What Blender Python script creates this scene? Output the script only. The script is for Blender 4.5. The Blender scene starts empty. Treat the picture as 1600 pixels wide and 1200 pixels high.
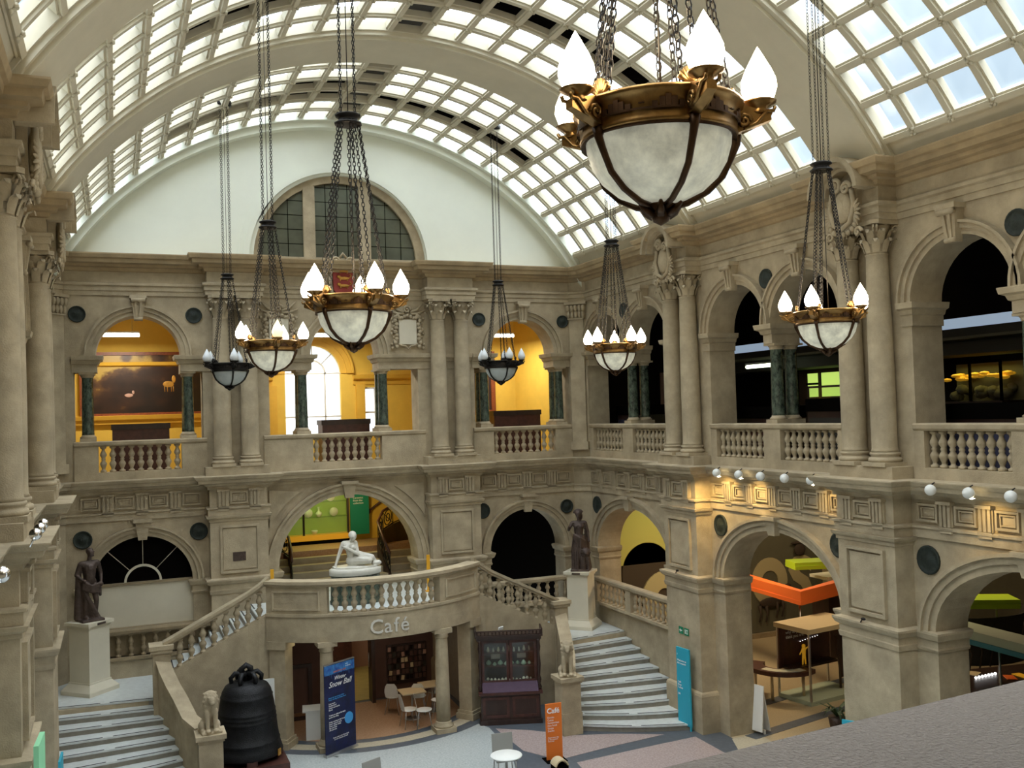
import bpy, math, random
from mathutils import Vector, Matrix
random.seed(7)
pi = math.pi; sin = math.sin; cos = math.cos; R = math.radians
S = bpy.context.scene; COL = S.collection; D = bpy.data
# ------------------------------------------------------------------ camera
cam = D.cameras.new('camera'); co = D.objects.new('camera', cam); COL.objects.link(co)
yaw, pitch, roll = 0.389699833, 0.0291895, -0.0306295
fw = Vector((sin(yaw)*cos(pitch), cos(yaw)*cos(pitch), sin(pitch)))
rt = Vector((cos(yaw), -sin(yaw), 0)); up = rt.cross(fw)
r_ = cos(roll)*rt + sin(roll)*up; u_ = -sin(roll)*rt + cos(roll)*up
M = Matrix((r_, u_, -fw)).transposed().to_4x4(); M.translation = Vector((-6.25, 0, 8.2))
co.matrix_world = M; cam.sensor_width = 36; cam.lens = 1511.8/1600*36; cam.clip_start = .05; cam.clip_end = 300
S.camera = co
# ------------------------------------------------------------------ light of the place
w = D.worlds.new('sky'); S.world = w; w.use_nodes = True; n = w.node_tree.nodes; l = w.node_tree.links
bg = n['Background']; tc = n.new('ShaderNodeTexCoord'); sp = n.new('ShaderNodeSeparateXYZ'); rp = n.new('ShaderNodeValToRGB')
l.new(tc.outputs['Generated'], sp.inputs[0]); l.new(sp.outputs['Z'], rp.inputs[0])
e = rp.color_ramp.elements; e[0].position = .0; e[0].color = (.12, .14, .155, 1); e[1].position = .9; e[1].color = (1, .99, .96, 1)
for p_, c_ in ((.28, (.045, .056, .063)), (.40, (.068, .080, .088)), (.6, (.45, .46, .47))): x_ = rp.color_ramp.elements.new(p_); x_.color = (*c_, 1)
# brighter cloud straight ahead, low over the far end of the hall
dt = n.new('ShaderNodeVectorMath'); dt.operation = 'DOT_PRODUCT'; dt.inputs[1].default_value = (.34, .82, .46); l.new(tc.outputs['Generated'], dt.inputs[0])
mr = n.new('ShaderNodeMapRange'); mr.interpolation_type = 'SMOOTHSTEP'; l.new(dt.outputs['Value'], mr.inputs[0]); mr.inputs[1].default_value = .93; mr.inputs[2].default_value = 1.0; mr.inputs[3].default_value = 0; mr.inputs[4].default_value = .30
ad = n.new('ShaderNodeMixRGB'); ad.blend_type = 'ADD'; ad.inputs[0].default_value = 1; l.new(rp.outputs[0], ad.inputs[1]); l.new(mr.outputs[0], ad.inputs[2]); l.new(ad.outputs[0], bg.inputs[0])
bg.inputs[1].default_value = 11.5
S.view_settings.view_transform = 'Standard'; S.view_settings.look = 'None'; S.view_settings.gamma = 1
S.view_settings.use_curve_mapping = False; S.view_settings.exposure = 0.12
# ------------------------------------------------------------------ materials
MAT = {}
def mat(name, col, rough=.6, metal=0, var=0, scale=4, bump=0, bscale=30, emit=0, ecol=None, col2=None, stretch=None, spec=None):
    m = D.materials.new(name); m.use_nodes = True; t = m.node_tree; b = t.nodes['Principled BSDF']
    b.inputs['Base Color'].default_value = (*col, 1); b.inputs['Roughness'].default_value = rough; b.inputs['Metallic'].default_value = metal
    if spec is not None: b.inputs['Specular IOR Level'].default_value = spec
    if var or col2 or bump:
        tc = t.nodes.new('ShaderNodeTexCoord'); mp = t.nodes.new('ShaderNodeMapping'); t.links.new(tc.outputs['Object'], mp.inputs[0])
        if stretch: mp.inputs['Scale'].default_value = stretch
    if var or col2:
        nz = t.nodes.new('ShaderNodeTexNoise'); nz.inputs['Scale'].default_value = scale; nz.inputs['Detail'].default_value = 8; nz.inputs['Roughness'].default_value = .65
        cr = t.nodes.new('ShaderNodeValToRGB'); t.links.new(mp.outputs[0], nz.inputs[0]); t.links.new(nz.outputs[0], cr.inputs[0])
        c2 = col2 or tuple(c*(1+var) for c in col); c1 = col if col2 else tuple(c*(1-var) for c in col)
        cr.color_ramp.elements[0].position = .34; cr.color_ramp.elements[1].position = .66
        cr.color_ramp.elements[0].color = (*c1, 1); cr.color_ramp.elements[1].color = (*c2, 1)
        t.links.new(cr.outputs[0], b.inputs['Base Color'])
    if bump:
        n2 = t.nodes.new('ShaderNodeTexNoise'); n2.inputs['Scale'].default_value = bscale; n2.inputs['Detail'].default_value = 4
        bp = t.nodes.new('ShaderNodeBump'); bp.inputs['Strength'].default_value = bump; bp.inputs['Distance'].default_value = .02
        t.links.new(mp.outputs[0], n2.inputs[0]); t.links.new(n2.outputs[0], bp.inputs['Height']); t.links.new(bp.outputs[0], b.inputs['Normal'])
    if emit:
        b.inputs['Emission Color'].default_value = (*(ecol or col), 1); b.inputs['Emission Strength'].default_value = emit
    MAT[name] = m; return m
mat('stone', (.40, .335, .228), .85, var=.20, scale=1.7, bump=.35, bscale=45, spec=.2)
mat('stone_tan', (.37, .28, .16), .85, var=.2, scale=1.5, bump=.2)
mat('stone_dark', (.27, .21, .125), .85, var=.2, scale=2, bump=.25)
mat('stone_base', (.36, .315, .225), .8, var=.12, scale=2.5, bump=.2)
mat('plaster', (.60, .56, .44), .8, var=.05, scale=1.2)
mat('lunette', (.74, .77, .68), .8, var=.03, scale=.8)
mat('marble_step', (.58, .62, .61), .35, var=.1, scale=6)
mat('riser', (.27, .25, .21), .6, var=.12, scale=6)
mat('black_strip', (.015, .016, .02), .6)
mat('green_marble', (.008, .014, .012), .25, col2=(.10, .135, .10), scale=11, stretch=(1, 1, .6))
mat('statue_marble', (.62, .61, .54), .45, var=.06, scale=8)
mat('bronze_dark', (.075, .052, .042), .5, .4, var=.3, scale=9, bump=.4, bscale=20)
mat('roundel', (.018, .026, .021), .7, .1, var=.3, scale=12, bump=.8, bscale=14)
mat('bell', (.012, .013, .015), .5, .5, var=.4, scale=9, bump=.5, bscale=50)
mat('brass', (.30, .17, .055), .33, .9, var=.35, scale=7)
mat('brass_dark', (.075, .04, .02), .4, .85, var=.4, scale=6)
mat('iron', (.02, .018, .016), .5, .7)
mat('alabaster', (.58, .57, .45), .4, var=.3, scale=4.5, emit=.42, ecol=(.85, .82, .60))
_t = MAT['alabaster'].node_tree; _t.links.new([x for x in _t.nodes if x.type == 'VALTORGB'][0].outputs[0], _t.nodes['Principled BSDF'].inputs['Emission Color'])
mat('alabaster_off', (.42, .47, .47), .45, var=.12, scale=4)
mat('bulb_lit', (1, .93, .82), .4, emit=14, ecol=(1, .86, .66))
mat('bulb_dim', (1, .85, .5), .4, emit=.9, ecol=(1, .85, .5))
mat('bulb_off', (.62, .66, .68), .35)
mat('yellow_wall', (.68, .44, .06), .75, var=.06, scale=2)
mat('yellow_trim', (.66, .38, .04), .6, var=.05)
mat('dark_wood', (.035, .018, .014), .4, var=.3, scale=5, stretch=(1, 1, .2))
mat('red_wood', (.07, .026, .02), .4, var=.3, scale=6)
mat('purple_baize', (.08, .05, .08), .9, var=.1)
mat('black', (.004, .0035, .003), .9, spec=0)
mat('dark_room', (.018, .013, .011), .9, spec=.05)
mat('dark_panel', (.03, .028, .022), .7)
mat('dark_pane', (.03, .035, .045), .25)
mat('blue_baize', (.05, .05, .09), .9, var=.1)
mat('terrazzo_pink', (.26, .20, .19), .5, col2=(.45, .37, .35), scale=22)
mat('terrazzo_grey', (.30, .34, .34), .5, col2=(.48, .51, .50), scale=22)
mat('terrazzo_cream', (.40, .36, .26), .5, col2=(.55, .50, .38), scale=22)
mat('slate', (.085, .10, .12), .45, var=.15, scale=8)
mat('gallery_floor', (.40, .32, .19), .35, col2=(.50, .42, .27), scale=30)
mat('tan_floor', (.34, .19, .10), .5, col2=(.46, .30, .19), scale=22)
mat('yellow_tile', (.5, .42, .15), .5, var=.1)
mat('olive', (.105, .10, .065), .8, var=.05)
mat('olive_yellow', (.42, .39, .11), .8)
mat('mural_letter', (.42, .36, .20), .8)
mat('mural_brown', (.045, .03, .02), .8)
mat('orange', (.85, .17, .03), .6)
mat('orange_sign', (.80, .19, .02), .6)
mat('lime', (.42, .62, .02), .6)
mat('teal', (.03, .20, .26), .6)
mat('pale_teal', (.42, .50, .38), .6)
mat('cyan_sign', (.02, .36, .50), .6)
mat('mint', (.30, .72, .42), .6)
mat('white', (.75, .77, .75), .5)
mat('white_text', (.85, .85, .85), .6)
mat('grey_letter', (.60, .58, .52), .6)
mat('chrome', (.8, .8, .8), .15, 1)
mat('steel', (.5, .5, .5), .3, .9)
mat('pink_wall', (.42, .25, .19), .8)
mat('cafe_wall', (.10, .055, .045), .8, var=.1)
mat('navy', (.004, .005, .022), .5, col2=(.006, .014, .09), scale=3)
mat('sky_blue', (.05, .32, .72), .5)
mat('blue_top', (.01, .04, .25), .5, col2=(.05, .25, .55), scale=6)
mat('exit_green', (.0, .22, .10), .5)
mat('case_green', (.30, .42, .06), .6, emit=.12, ecol=(.42, .60, .08))
mat('case_lime', (.55, .75, .12), .6, emit=.8, ecol=(.55, .78, .16))
mat('green_panel', (.0, .20, .13), .7)
mat('china', (.85, .85, .7), .3)
mat('amber', (.6, .30, .02), .5, emit=.25, ecol=(.7, .35, .02))
mat('tube', (1, 1, .95), .5, emit=9, ecol=(1, .97, .85))
mat('tube_green', (1, 1, .9), .5, emit=4, ecol=(.85, 1, .7))
mat('cold_strip', (.5, .6, .7), .5, emit=.42, ecol=(.5, .65, .85))
mat('led', (1, 1, 1), .5, emit=3)
mat('spot_glow', (1, .9, .7), .5, emit=22, ecol=(1, .85, .55))
mat('wood_red_frame', (.20, .05, .015), .4, var=.3, scale=20)
mat('gilt', (.55, .28, .05), .4, .5, var=.2)
mat('leaf', (.03, .07, .03), .6, var=.3)
mat('arms_red', (.28, .03, .02), .6)
mat('parapet', (.27, .235, .205), .9, var=.1, scale=90, bump=.6, bscale=150)
mat('tent', (.012, .011, .01), .8)
mat('yellow_post', (.75, .38, .02), .5)
mat('chair_grey', (.3, .3, .28), .7)  # plain grey of the square-backed chairs
mat('mineral_green', (.35, .5, .38), .5)
mat('cardboard', (.55, .45, .28), .8)
# painting: a dark wooded landscape, made of noise
def painting_mat():
    m = D.materials.new('landscape_painting'); m.use_nodes = True; t = m.node_tree; b = t.nodes['Principled BSDF']; b.inputs['Roughness'].default_value = .35
    tc = t.nodes.new('ShaderNodeTexCoord'); mp = t.nodes.new('ShaderNodeMapping'); t.links.new(tc.outputs['Generated'], mp.inputs[0]); mp.inputs['Scale'].default_value = (2.2, 1, 1.3)
    nz = t.nodes.new('ShaderNodeTexNoise'); nz.inputs['Scale'].default_value = 2.4; nz.inputs['Detail'].default_value = 9; t.links.new(mp.outputs[0], nz.inputs[0])
    sp = t.nodes.new('ShaderNodeSeparateXYZ'); t.links.new(tc.outputs['Generated'], sp.inputs[0])
    a = t.nodes.new('ShaderNodeMath'); a.operation = 'SUBTRACT'; t.links.new(sp.outputs['Z'], a.inputs[0]); t.links.new(sp.outputs['X'], a.inputs[1])
    b2 = t.nodes.new('ShaderNodeMath'); b2.operation = 'MULTIPLY_ADD'; t.links.new(a.outputs[0], b2.inputs[0]); b2.inputs[1].default_value = .42; t.links.new(nz.outputs[0], b2.inputs[2])
    cr = t.nodes.new('ShaderNodeValToRGB'); t.links.new(b2.outputs[0], cr.inputs[0]); el = cr.color_ramp.elements
    el[0].position = .34; el[0].color = (.012, .006, .004, 1); el[1].position = .80; el[1].color = (.40, .26, .05, 1)
    q = el.new(.60); q.color = (.035, .014, .007, 1); q = el.new(.71); q.color = (.10, .045, .012, 1)
    t.links.new(cr.outputs[0], b.inputs['Base Color']); MAT['landscape'] = m
painting_mat()
def glass_mat(name, tint, mixf, dcol):
    m = D.materials.new(name); m.use_nodes = True; t = m.node_tree; t.nodes.remove(t.nodes['Principled BSDF'])
    o = t.nodes['Material Output']; tr = t.nodes.new('ShaderNodeBsdfTransparent'); tr.inputs[0].default_value = (*tint, 1)
    df = t.nodes.new('ShaderNodeBsdfTranslucent'); df.inputs[0].default_value = (*dcol, 1); mx = t.nodes.new('ShaderNodeMixShader')
    gl = t.nodes.new('ShaderNodeBsdfGlossy'); gl.inputs['Roughness'].default_value = .15; m2 = t.nodes.new('ShaderNodeMixShader'); m2.inputs[0].default_value = .05
    tc = t.nodes.new('ShaderNodeTexCoord'); nz = t.nodes.new('ShaderNodeTexNoise'); nz.inputs['Scale'].default_value = 2.5; t.links.new(tc.outputs['Object'], nz.inputs[0])
    mm = t.nodes.new('ShaderNodeMapRange'); mm.inputs['To Min'].default_value = mixf*.6; mm.inputs['To Max'].default_value = mixf*1.4; t.links.new(nz.outputs[0], mm.inputs[0])
    t.links.new(mm.outputs[0], mx.inputs[0]); t.links.new(tr.outputs[0], mx.inputs[1]); t.links.new(df.outputs[0], mx.inputs[2])
    t.links.new(mx.outputs[0], m2.inputs[1]); t.links.new(gl.outputs[0], m2.inputs[2]); t.links.new(m2.outputs[0], o.inputs[0]); MAT[name] = m
glass_mat('skyglass', (.92, .96, 1), .025, (.9, .93, .95))
glass_mat('window_glass', (.97, .98, 1), .35, (.95, .95, .95))
glass_mat('case_glass', (.93, .95, .93), .03, (.5, .5, .5))
glass_mat('leaded_glass', (.30, .32, .29), .45, (.30, .33, .28))
# ------------------------------------------------------------------ mesh helpers
class MB:
    def __init__(s): s.v = []; s.f = []; s.sm = []
    def add(s, vs, fs, smooth=False):
        o = len(s.v); s.v += [tuple(v) for v in vs]; s.f += [tuple(i+o for i in f) for f in fs]; s.sm += [smooth]*len(fs); return s
    def box(s, x0, x1, y0, y1, z0, z1):
        return s.add([(x0,y0,z0),(x1,y0,z0),(x1,y1,z0),(x0,y1,z0),(x0,y0,z1),(x1,y0,z1),(x1,y1,z1),(x0,y1,z1)],
            [(0,3,2,1),(4,5,6,7),(0,1,5,4),(1,2,6,5),(2,3,7,6),(3,0,4,7)])
    def cbox(s, c, d, rz=0, rx=0, ry=0):
        m = Matrix.Translation(Vector(c)) @ Matrix.Rotation(rz, 4, 'Z') @ Matrix.Rotation(rx, 4, 'X') @ Matrix.Rotation(ry, 4, 'Y'); t = MB().box(-d[0]/2, d[0]/2, -d[1]/2, d[1]/2, -d[2]/2, d[2]/2)
        return s.add([m @ Vector(v) for v in t.v], t.f)
    def prism(s, poly, z0, z1):     # xy polygon ccw
        k = len(poly); z1f = z1 if callable(z1) else (lambda x, y: z1)
        return s.add([(x, y, z0) for x, y in poly]+[(x, y, z1f(x, y)) for x, y in poly], [tuple(range(k))[::-1], tuple(range(k, 2*k))]+[(i, (i+1) % k, (i+1) % k+k, i+k) for i in range(k)])
    def xz(s, poly, y0, y1):        # xz polygon extruded along y
        k = len(poly)
        return s.add([(x, y0, z) for x, z in poly]+[(x, y1, z) for x, z in poly], [tuple(range(k)), tuple(range(k, 2*k))[::-1]]+[((i+1) % k, i, i+k, (i+1) % k+k) for i in range(k)])
    def lathe(s, prof, n=12, c=(0,0,0), a0=0, a1=2*pi, sx=1, sy=1, smooth=True):
        full = abs(a1-a0-2*pi) < 1e-6; k = n if full else n+1; P = len(prof); vs = []; fs = []
        for i in range(k):
            a = a0+(a1-a0)*i/n
            for r, z in prof: vs.append((c[0]+r*cos(a)*sx, c[1]+r*sin(a)*sy, c[2]+z))
        for i in range(n):
            j = (i+1) % k
            for q in range(P-1): fs.append((i*P+q, j*P+q, j*P+q+1, i*P+q+1))
        if full:
            if prof[0][0] > 1e-5: fs.append(tuple(i*P for i in range(k))[::-1])
            if prof[-1][0] > 1e-5: fs.append(tuple(i*P+P-1 for i in range(k)))
        return s.add(vs, fs, smooth)
    def tube(s, pts, r, n=6, closed=False, smooth=True):
        pts = [Vector(p) for p in pts]; k = len(pts); vs = []; fs = []; prev = None
        rr = r if isinstance(r, (list, tuple)) else [r]*k
        for i, p in enumerate(pts):
            a = pts[(i-1) % k] if (closed or i) else p; b = pts[(i+1) % k] if (closed or i < k-1) else p
            d = (b-a).normalized()
            if prev is None: prev = d.orthogonal().normalized()
            prev = (prev-d*prev.dot(d)).normalized(); q = d.cross(prev)
            for j in range(n):
                t = 2*pi*j/n; vs.append(p+(prev*cos(t)+q*sin(t))*rr[i])
        m = k if closed else k-1
        for i in range(m):
            i2 = (i+1) % k
            for j in range(n): fs.append((i*n+j, i*n+(j+1) % n, i2*n+(j+1) % n, i2*n+j))
        if not closed: fs += [tuple(range(n))[::-1], tuple((k-1)*n+j for j in range(n))]
        return s.add(vs, fs, smooth)
    def ell(s, c, r, n=12, m=8, smooth=True):
        if not isinstance(r, (tuple, list)): r = (r, r, r)
        pr = [(max(0, sin(pi*i/m)), -cos(pi*i/m)) for i in range(m+1)]; t = MB().lathe(pr, n)
        return s.add([(c[0]+v[0]*r[0], c[1]+v[1]*r[1], c[2]+v[2]*r[2]) for v in t.v], t.f, smooth)
    def cap(s, a, b, ra, rb, n=10):
        s.tube([a, b], [ra, rb], n); s.ell(a, ra, n, 6); s.ell(b, rb, n, 6); return s
    def ring(s, r0, r1, y0, y1, a0, a1, n, c=(0, 0), b0=None, b1=None, smooth=False, caps=True):   # arch solid in the xz plane
        b0 = b0 if b0 is not None else r0; b1 = b1 if b1 is not None else r1; vs = []; fs = []
        for i in range(n+1):
            a = a0+(a1-a0)*i/n
            vs += [(c[0]+r0*cos(a), y0, c[1]+b0*sin(a)), (c[0]+r1*cos(a), y0, c[1]+b1*sin(a)), (c[0]+r1*cos(a), y1, c[1]+b1*sin(a)), (c[0]+r0*cos(a), y1, c[1]+b0*sin(a))]
        for i in range(n):
            o = 4*i
            for q in range(4): q2 = (q+1) % 4; fs.append((o+q, o+4+q, o+4+q2, o+q2))
        if caps: fs += [(0, 1, 2, 3), (4*n+3, 4*n+2, 4*n+1, 4*n)]
        return s.add(vs, fs, smooth)
    def mould(s, prof, path):       # prof (w,z) closed polygon; path [(x,w)] going +x, w = towards the hall (y=-w)
        k = len(path); P = len(prof); vs = []; fs = []; nn = []
        for i in range(k-1):
            dx = path[i+1][0]-path[i][0]; dw = path[i+1][1]-path[i][1]; L = math.hypot(dx, dw); nn.append((-dw/L, dx/L))
        for i in range(k):
            a = nn[max(0, i-1)]; b = nn[min(k-2, i)]; d = 1+a[0]*b[0]+a[1]*b[1]; o = ((a[0]+b[0])/d, (a[1]+b[1])/d)
            for pw, z in prof: vs.append((path[i][0]+o[0]*pw, -(path[i][1]+o[1]*pw), z))
        for i in range(k-1):
            for q in range(P): q2 = (q+1) % P; fs.append((i*P+q, i*P+q2, (i+1)*P+q2, (i+1)*P+q))
        fs += [tuple(range(P))[::-1], tuple((k-1)*P+q for q in range(P))]
        return s.add(vs, fs)
    def frame(s, x0, x1, z0, z1, t, y0, y1):
        s.box(x0, x1, y0, y1, z0, z0+t); s.box(x0, x1, y0, y1, z1-t, z1); s.box(x0, x0+t, y0, y1, z0+t, z1-t); return s.box(x1-t, x1, y0, y1, z0+t, z1-t)
    def mesh(s, name, m):
        me = D.meshes.new(name); me.from_pydata(s.v, [], s.f); me.polygons.foreach_set('use_smooth', s.sm); me.materials.append(MAT[m]); me.update()
        import bmesh as bm_; b = bm_.new(); b.from_mesh(me); bm_.ops.recalc_face_normals(b, faces=b.faces); b.to_mesh(me); b.free(); return me
    def build(s, name, m, parent=None, loc=None, rz=0):
        return inst(name, s.mesh(name, m), parent, loc, rz)
def inst(name, me, parent=None, loc=None, rz=0, rot=None):
    o = D.objects.new(name, me); COL.objects.link(o)
    if parent: o.parent = parent
    if loc is not None: o.location = loc
    if rot is not None: o.rotation_euler = rot
    elif rz: o.rotation_euler = (0, 0, rz)
    return o
def tag(o, label, cat, group=None, kind=None):
    o['label'] = label; o['category'] = cat
    if group: o['group'] = group
    if kind: o['kind'] = kind
    return o
def thing(name, label, cat, loc=(0,0,0), rz=0, group=None):
    o = D.objects.new(name, None); COL.objects.link(o); o.location = loc; o.rotation_euler = (0, 0, rz); o.empty_display_size = .2
    return tag(o, label, cat, group)
def struct(name, mb, m, loc=None, rz=0):
    o = mb.build(name, m, None, loc, rz) if mb else inst(name, None, None, loc, rz); o['kind'] = 'structure'; return o
def copy_tree(o, parent=None):
    c = o.copy(); COL.objects.link(c)
    if parent: c.parent = parent
    for ch in list(o.children): copy_tree(ch, c)
    return c
def text(name, s, size, depth, m, parent, loc, rot, align='LEFT', shear=0, bold=0):
    cu = D.curves.new(name, 'FONT'); cu.body = s; cu.size = size; cu.extrude = depth; cu.align_x = align; cu.shear = shear; cu.offset = bold; cu.resolution_u = 3
    t = D.objects.new('t', cu); me = D.meshes.new_from_object(t); me.name = name; D.objects.remove(t); me.materials.clear(); me.materials.append(MAT[m])
    return inst(name, me, parent, loc, rot=rot)
def organic(name, mb, m, voxel, parent=None, loc=None, rz=0, smooth=4):
    o = mb.build(name, m); r = o.modifiers.new('r', 'REMESH'); r.mode = 'VOXEL'; r.voxel_size = voxel; r.use_smooth_shade = True
    if smooth: sm = o.modifiers.new('s', 'SMOOTH'); sm.factor = .5; sm.iterations = smooth
    dg = bpy.context.evaluated_depsgraph_get(); me = D.meshes.new_from_object(o.evaluated_get(dg)); me.name = name
    D.objects.remove(o); return inst(name, me, parent, loc, rz)
# ------------------------------------------------------------------ wall frames: local x along wall, -y towards the hall
FB = ((0, 28, 0), 0); FR = ((7.7, 0, 0), -pi/2); FL = ((-7.9, 0, 0), pi/2)
def wp(F, u, wv, z):    # a point: u along, wv out of the wall, z up
    a = F[1]; x, y = u, -wv
    return (F[0][0]+cos(a)*x-sin(a)*y, F[0][1]+sin(a)*x+cos(a)*y, z)
TH = .75
def wallseg(m, x0, x1, z0, z1, ops=(), y0=0, y1=TH, nn=20):
    x = x0
    for c, a, zs, b in sorted(ops):
        if c-a > x+1e-4: m.box(x, c-a, y0, y1, z0, z1)
        for i in range(nn):
            t0 = pi-pi*i/nn; t1 = pi-pi*(i+1)/nn
            xa = c+a*cos(t0); xb = c+a*cos(t1); za = zs+b*sin(t0); zb = zs+b*sin(t1)
            m.add([(xa,y0,za),(xb,y0,zb),(xb,y1,zb),(xa,y1,za),(xa,y0,z1),(xb,y0,z1),(xb,y1,z1),(xa,y1,z1)], [(0,1,5,4),(2,3,7,6),(3,2,1,0),(4,5,6,7)])
        x = c+a
    if x < x1-1e-4: m.box(x, x1, y0, y1, z0, z1)
P_CORN_LO = [(0,6.34),(.05,6.34),(.06,6.42),(.13,6.44),(.15,6.5),(.30,6.52),(.32,6.6),(.36,6.62),(.40,6.69),(.40,6.71),(0,6.72)]
P_ARCH_LO = [(0,5.63),(.05,5.63),(.05,5.80),(.09,5.81),(.09,5.85),(0,5.87)]
P_CORN_UP = [(0,12.30),(.06,12.32),(.09,12.4),(.20,12.42),(.22,12.48),(.38,12.50),(.40,12.6),(.46,12.62),(.50,12.71),(.50,12.74),(0,12.76)]
P_ARCH_UP = [(0,11.66),(.04,11.66),(.04,11.78),(.07,11.79),(.07,11.9),(.12,11.93),(.12,11.99),(0,12.02)]
P_IMP_LO = [(0,3.52),(.03,3.52),(.05,3.57),(.03,3.6),(.03,3.72),(.09,3.76),(.13,3.86),(.13,3.9),(0,3.92)]
P_IMP_UP = [(0,9.6),(.03,9.6),(.03,9.80),(.07,9.82),(.10,9.9),(.17,9.93),(.19,10.02),(.19,10.04),(0,10.05)]
P_PLINTH = [(0,0),(.07,0),(.07,.92),(.05,.98),(.03,1.0),(0,1.02)]
def archivolt(m, c, zs, a, b, wd, y=0):
    m.ring(a, a+wd*.42, y-.04, y+.01, 0, pi, 24, (c, zs), b, b+wd*.42)
    m.ring(a+wd*.42, a+wd*.8, y-.09, y+.01, 0, pi, 24, (c, zs), b+wd*.42, b+wd*.8)
    m.ring(a+wd*.8, a+wd, y-.15, y+.01, 0, pi, 24, (c, zs), b+wd*.8, b+wd)
_keys = {}
def keystone(parent, c, z0, z1, wb, wt, out, scroll=True, loc=None):
    k = (round(z0, 2), round(z1, 2), wb, wt, out, scroll)
    if k not in _keys:
        m = MB(); m.add([(-wb/2,0,z0),(wb/2,0,z0),(wt/2,0,z1),(-wt/2,0,z1),(-wb/2,-out*.7,z0),(wb/2,-out*.7,z0),(wt/2,-out,z1),(-wt/2,-out,z1)], [(0,1,2,3),(4,7,6,5),(0,4,5,1),(1,5,6,2),(2,6,7,3),(3,7,4,0)])
        m.box(-wt/2-.04, wt/2+.04, -out-.05, 0, z1-.09, z1)
        if scroll:
            for s in (-1, 1):
                m.add([(s*wb*.18-.02,-out*.7-.03,z0+.03),(s*wb*.18+.02,-out*.7-.03,z0+.03),(s*wt*.2+.03,-out-.04,z1-.12),(s*wt*.2-.03,-out-.04,z1-.12),(s*wb*.18-.02,-out*.6,z0+.03),(s*wb*.18+.02,-out*.6,z0+.03),(s*wt*.2+.03,-out*.9,z1-.12),(s*wt*.2-.03,-out*.9,z1-.12)],
                      [(0,1,2,3),(4,7,6,5),(0,4,5,1),(1,5,6,2),(2,6,7,3),(3,7,4,0)])
            m.tube([(-wb/2,-out*.7,z0+.04),(wb/2,-out*.7,z0+.04)], .05, 8); m.tube([(-wt/2,-out-.02,z1-.14),(wt/2,-out-.02,z1-.14)], .06, 8)
        _keys[k] = m.mesh('keystone', 'stone')
    return inst('keystone', _keys[k], parent, (c, 0, 0))
_tri = MB()
for q in (-1, 0, 1): _tri.box(q*.095-.030, q*.095+.030, -.085, 0, 5.88, 6.3)
_tri.box(-.15, .15, -.045, 0, 5.88, 6.32); _tri.box(-.17, .17, -.12, 0, 6.28, 6.34); _tri.box(-.15, .15, -.09, 0, 5.81, 5.87); _tri.box(-.14, .14, -.08, 0, 5.76, 5.81)
TRI = _tri.mesh('triglyph', 'stone')
MET = MB().frame(-.24, .24, 5.93, 6.27, .045, -.06, 0).frame(-.16, .16, 6.0, 6.2, .025, -.04, 0).mesh('metope_panel', 'stone')
def rnd_prof(r, t=.04): return [(0,-.001),(r,0),(r+.0,t),(r*.88,t*1.1),(r*.84,t*.6),(r*.5,t*.8),(r*.3,t*1.4),(0,t*1.5)]
def roundel(F, u, z, r, label, group='bronze roundels in the arch spandrels'):
    t = MB().lathe(rnd_prof(r), 20); m = MB().add([(v[0], -v[2], v[1]) for v in t.v], t.f, True)
    o = m.build('roundel', 'roundel', None, wp(F, u, 0, z), F[1]); return tag(o, label, 'roundel', group)
# ------------------------------------------------------------------ balusters and balustrades
def bal_prof(h):
    q = [(.075,0),(.075,.07),(.05,.09),(.045,.14),(.062,.2),(.082,.30),(.078,.36),(.045,.45),(.06,.48),(.06,.52),(.045,.55),(.078,.64),(.080,.70),(.055,.80),(.042,.86),(.05,.91),(.075,.93),(.075,1)]
    return [(r*h/.69*(1.06 if r > .062 else .92), z*h) for r, z in q]
_bal = {}
def bal_mesh(h, m='stone'):
    k = (round(h, 2), m)
    if k not in _bal: _bal[k] = MB().lathe(bal_prof(h), 10).mesh('baluster', m)
    return _bal[k]
def balustrade(F, u0, u1, label, solids=(), n=9, zb=6.93, zt=7.62, z0=6.71, wv=.0, th=.26, b0=None, b1=None, group='stone balustrades', m='stone', rail=.14):
    """solids: list of (ua,ub) dies"""
    t = thing('balustrade', label, 'balustrade', wp(F, u0, wv, z0), F[1], group); L = u1-u0; dz = z0
    MB().box(0, L, -th/2-.02, th/2+.02, 0, zb-dz).build('base_course', m, t)
    MB().mould([(-th/2, zt-dz), (th/2+.0, zt-dz), (th/2+.04, zt-dz+.04), (th/2+.05, zt-dz+rail-.03), (th/2+.02, zt-dz+rail), (-th/2, zt-dz+rail)], [(0, 0), (L, 0)]).build('handrail', m, t)
    for a, b in solids: MB().box(a-u0, b-u0, -th/2-.01, th/2, zb-dz, zt-dz).build('die', m, t)
    segs = []; x = u0
    for a, b in sorted(solids)+[(u1, u1)]:
        if a-x > .3: segs.append((x, a))
        x = b
    for a, b in segs:
        k = n if isinstance(n, int) else max(2, int(round((b-a)/n)))
        for i in range(k): inst('baluster', bal_mesh(zt-zb, m), t, (a-u0+(i+.5)*(b-a)/k, 0, zb-dz))
    return t
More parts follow.
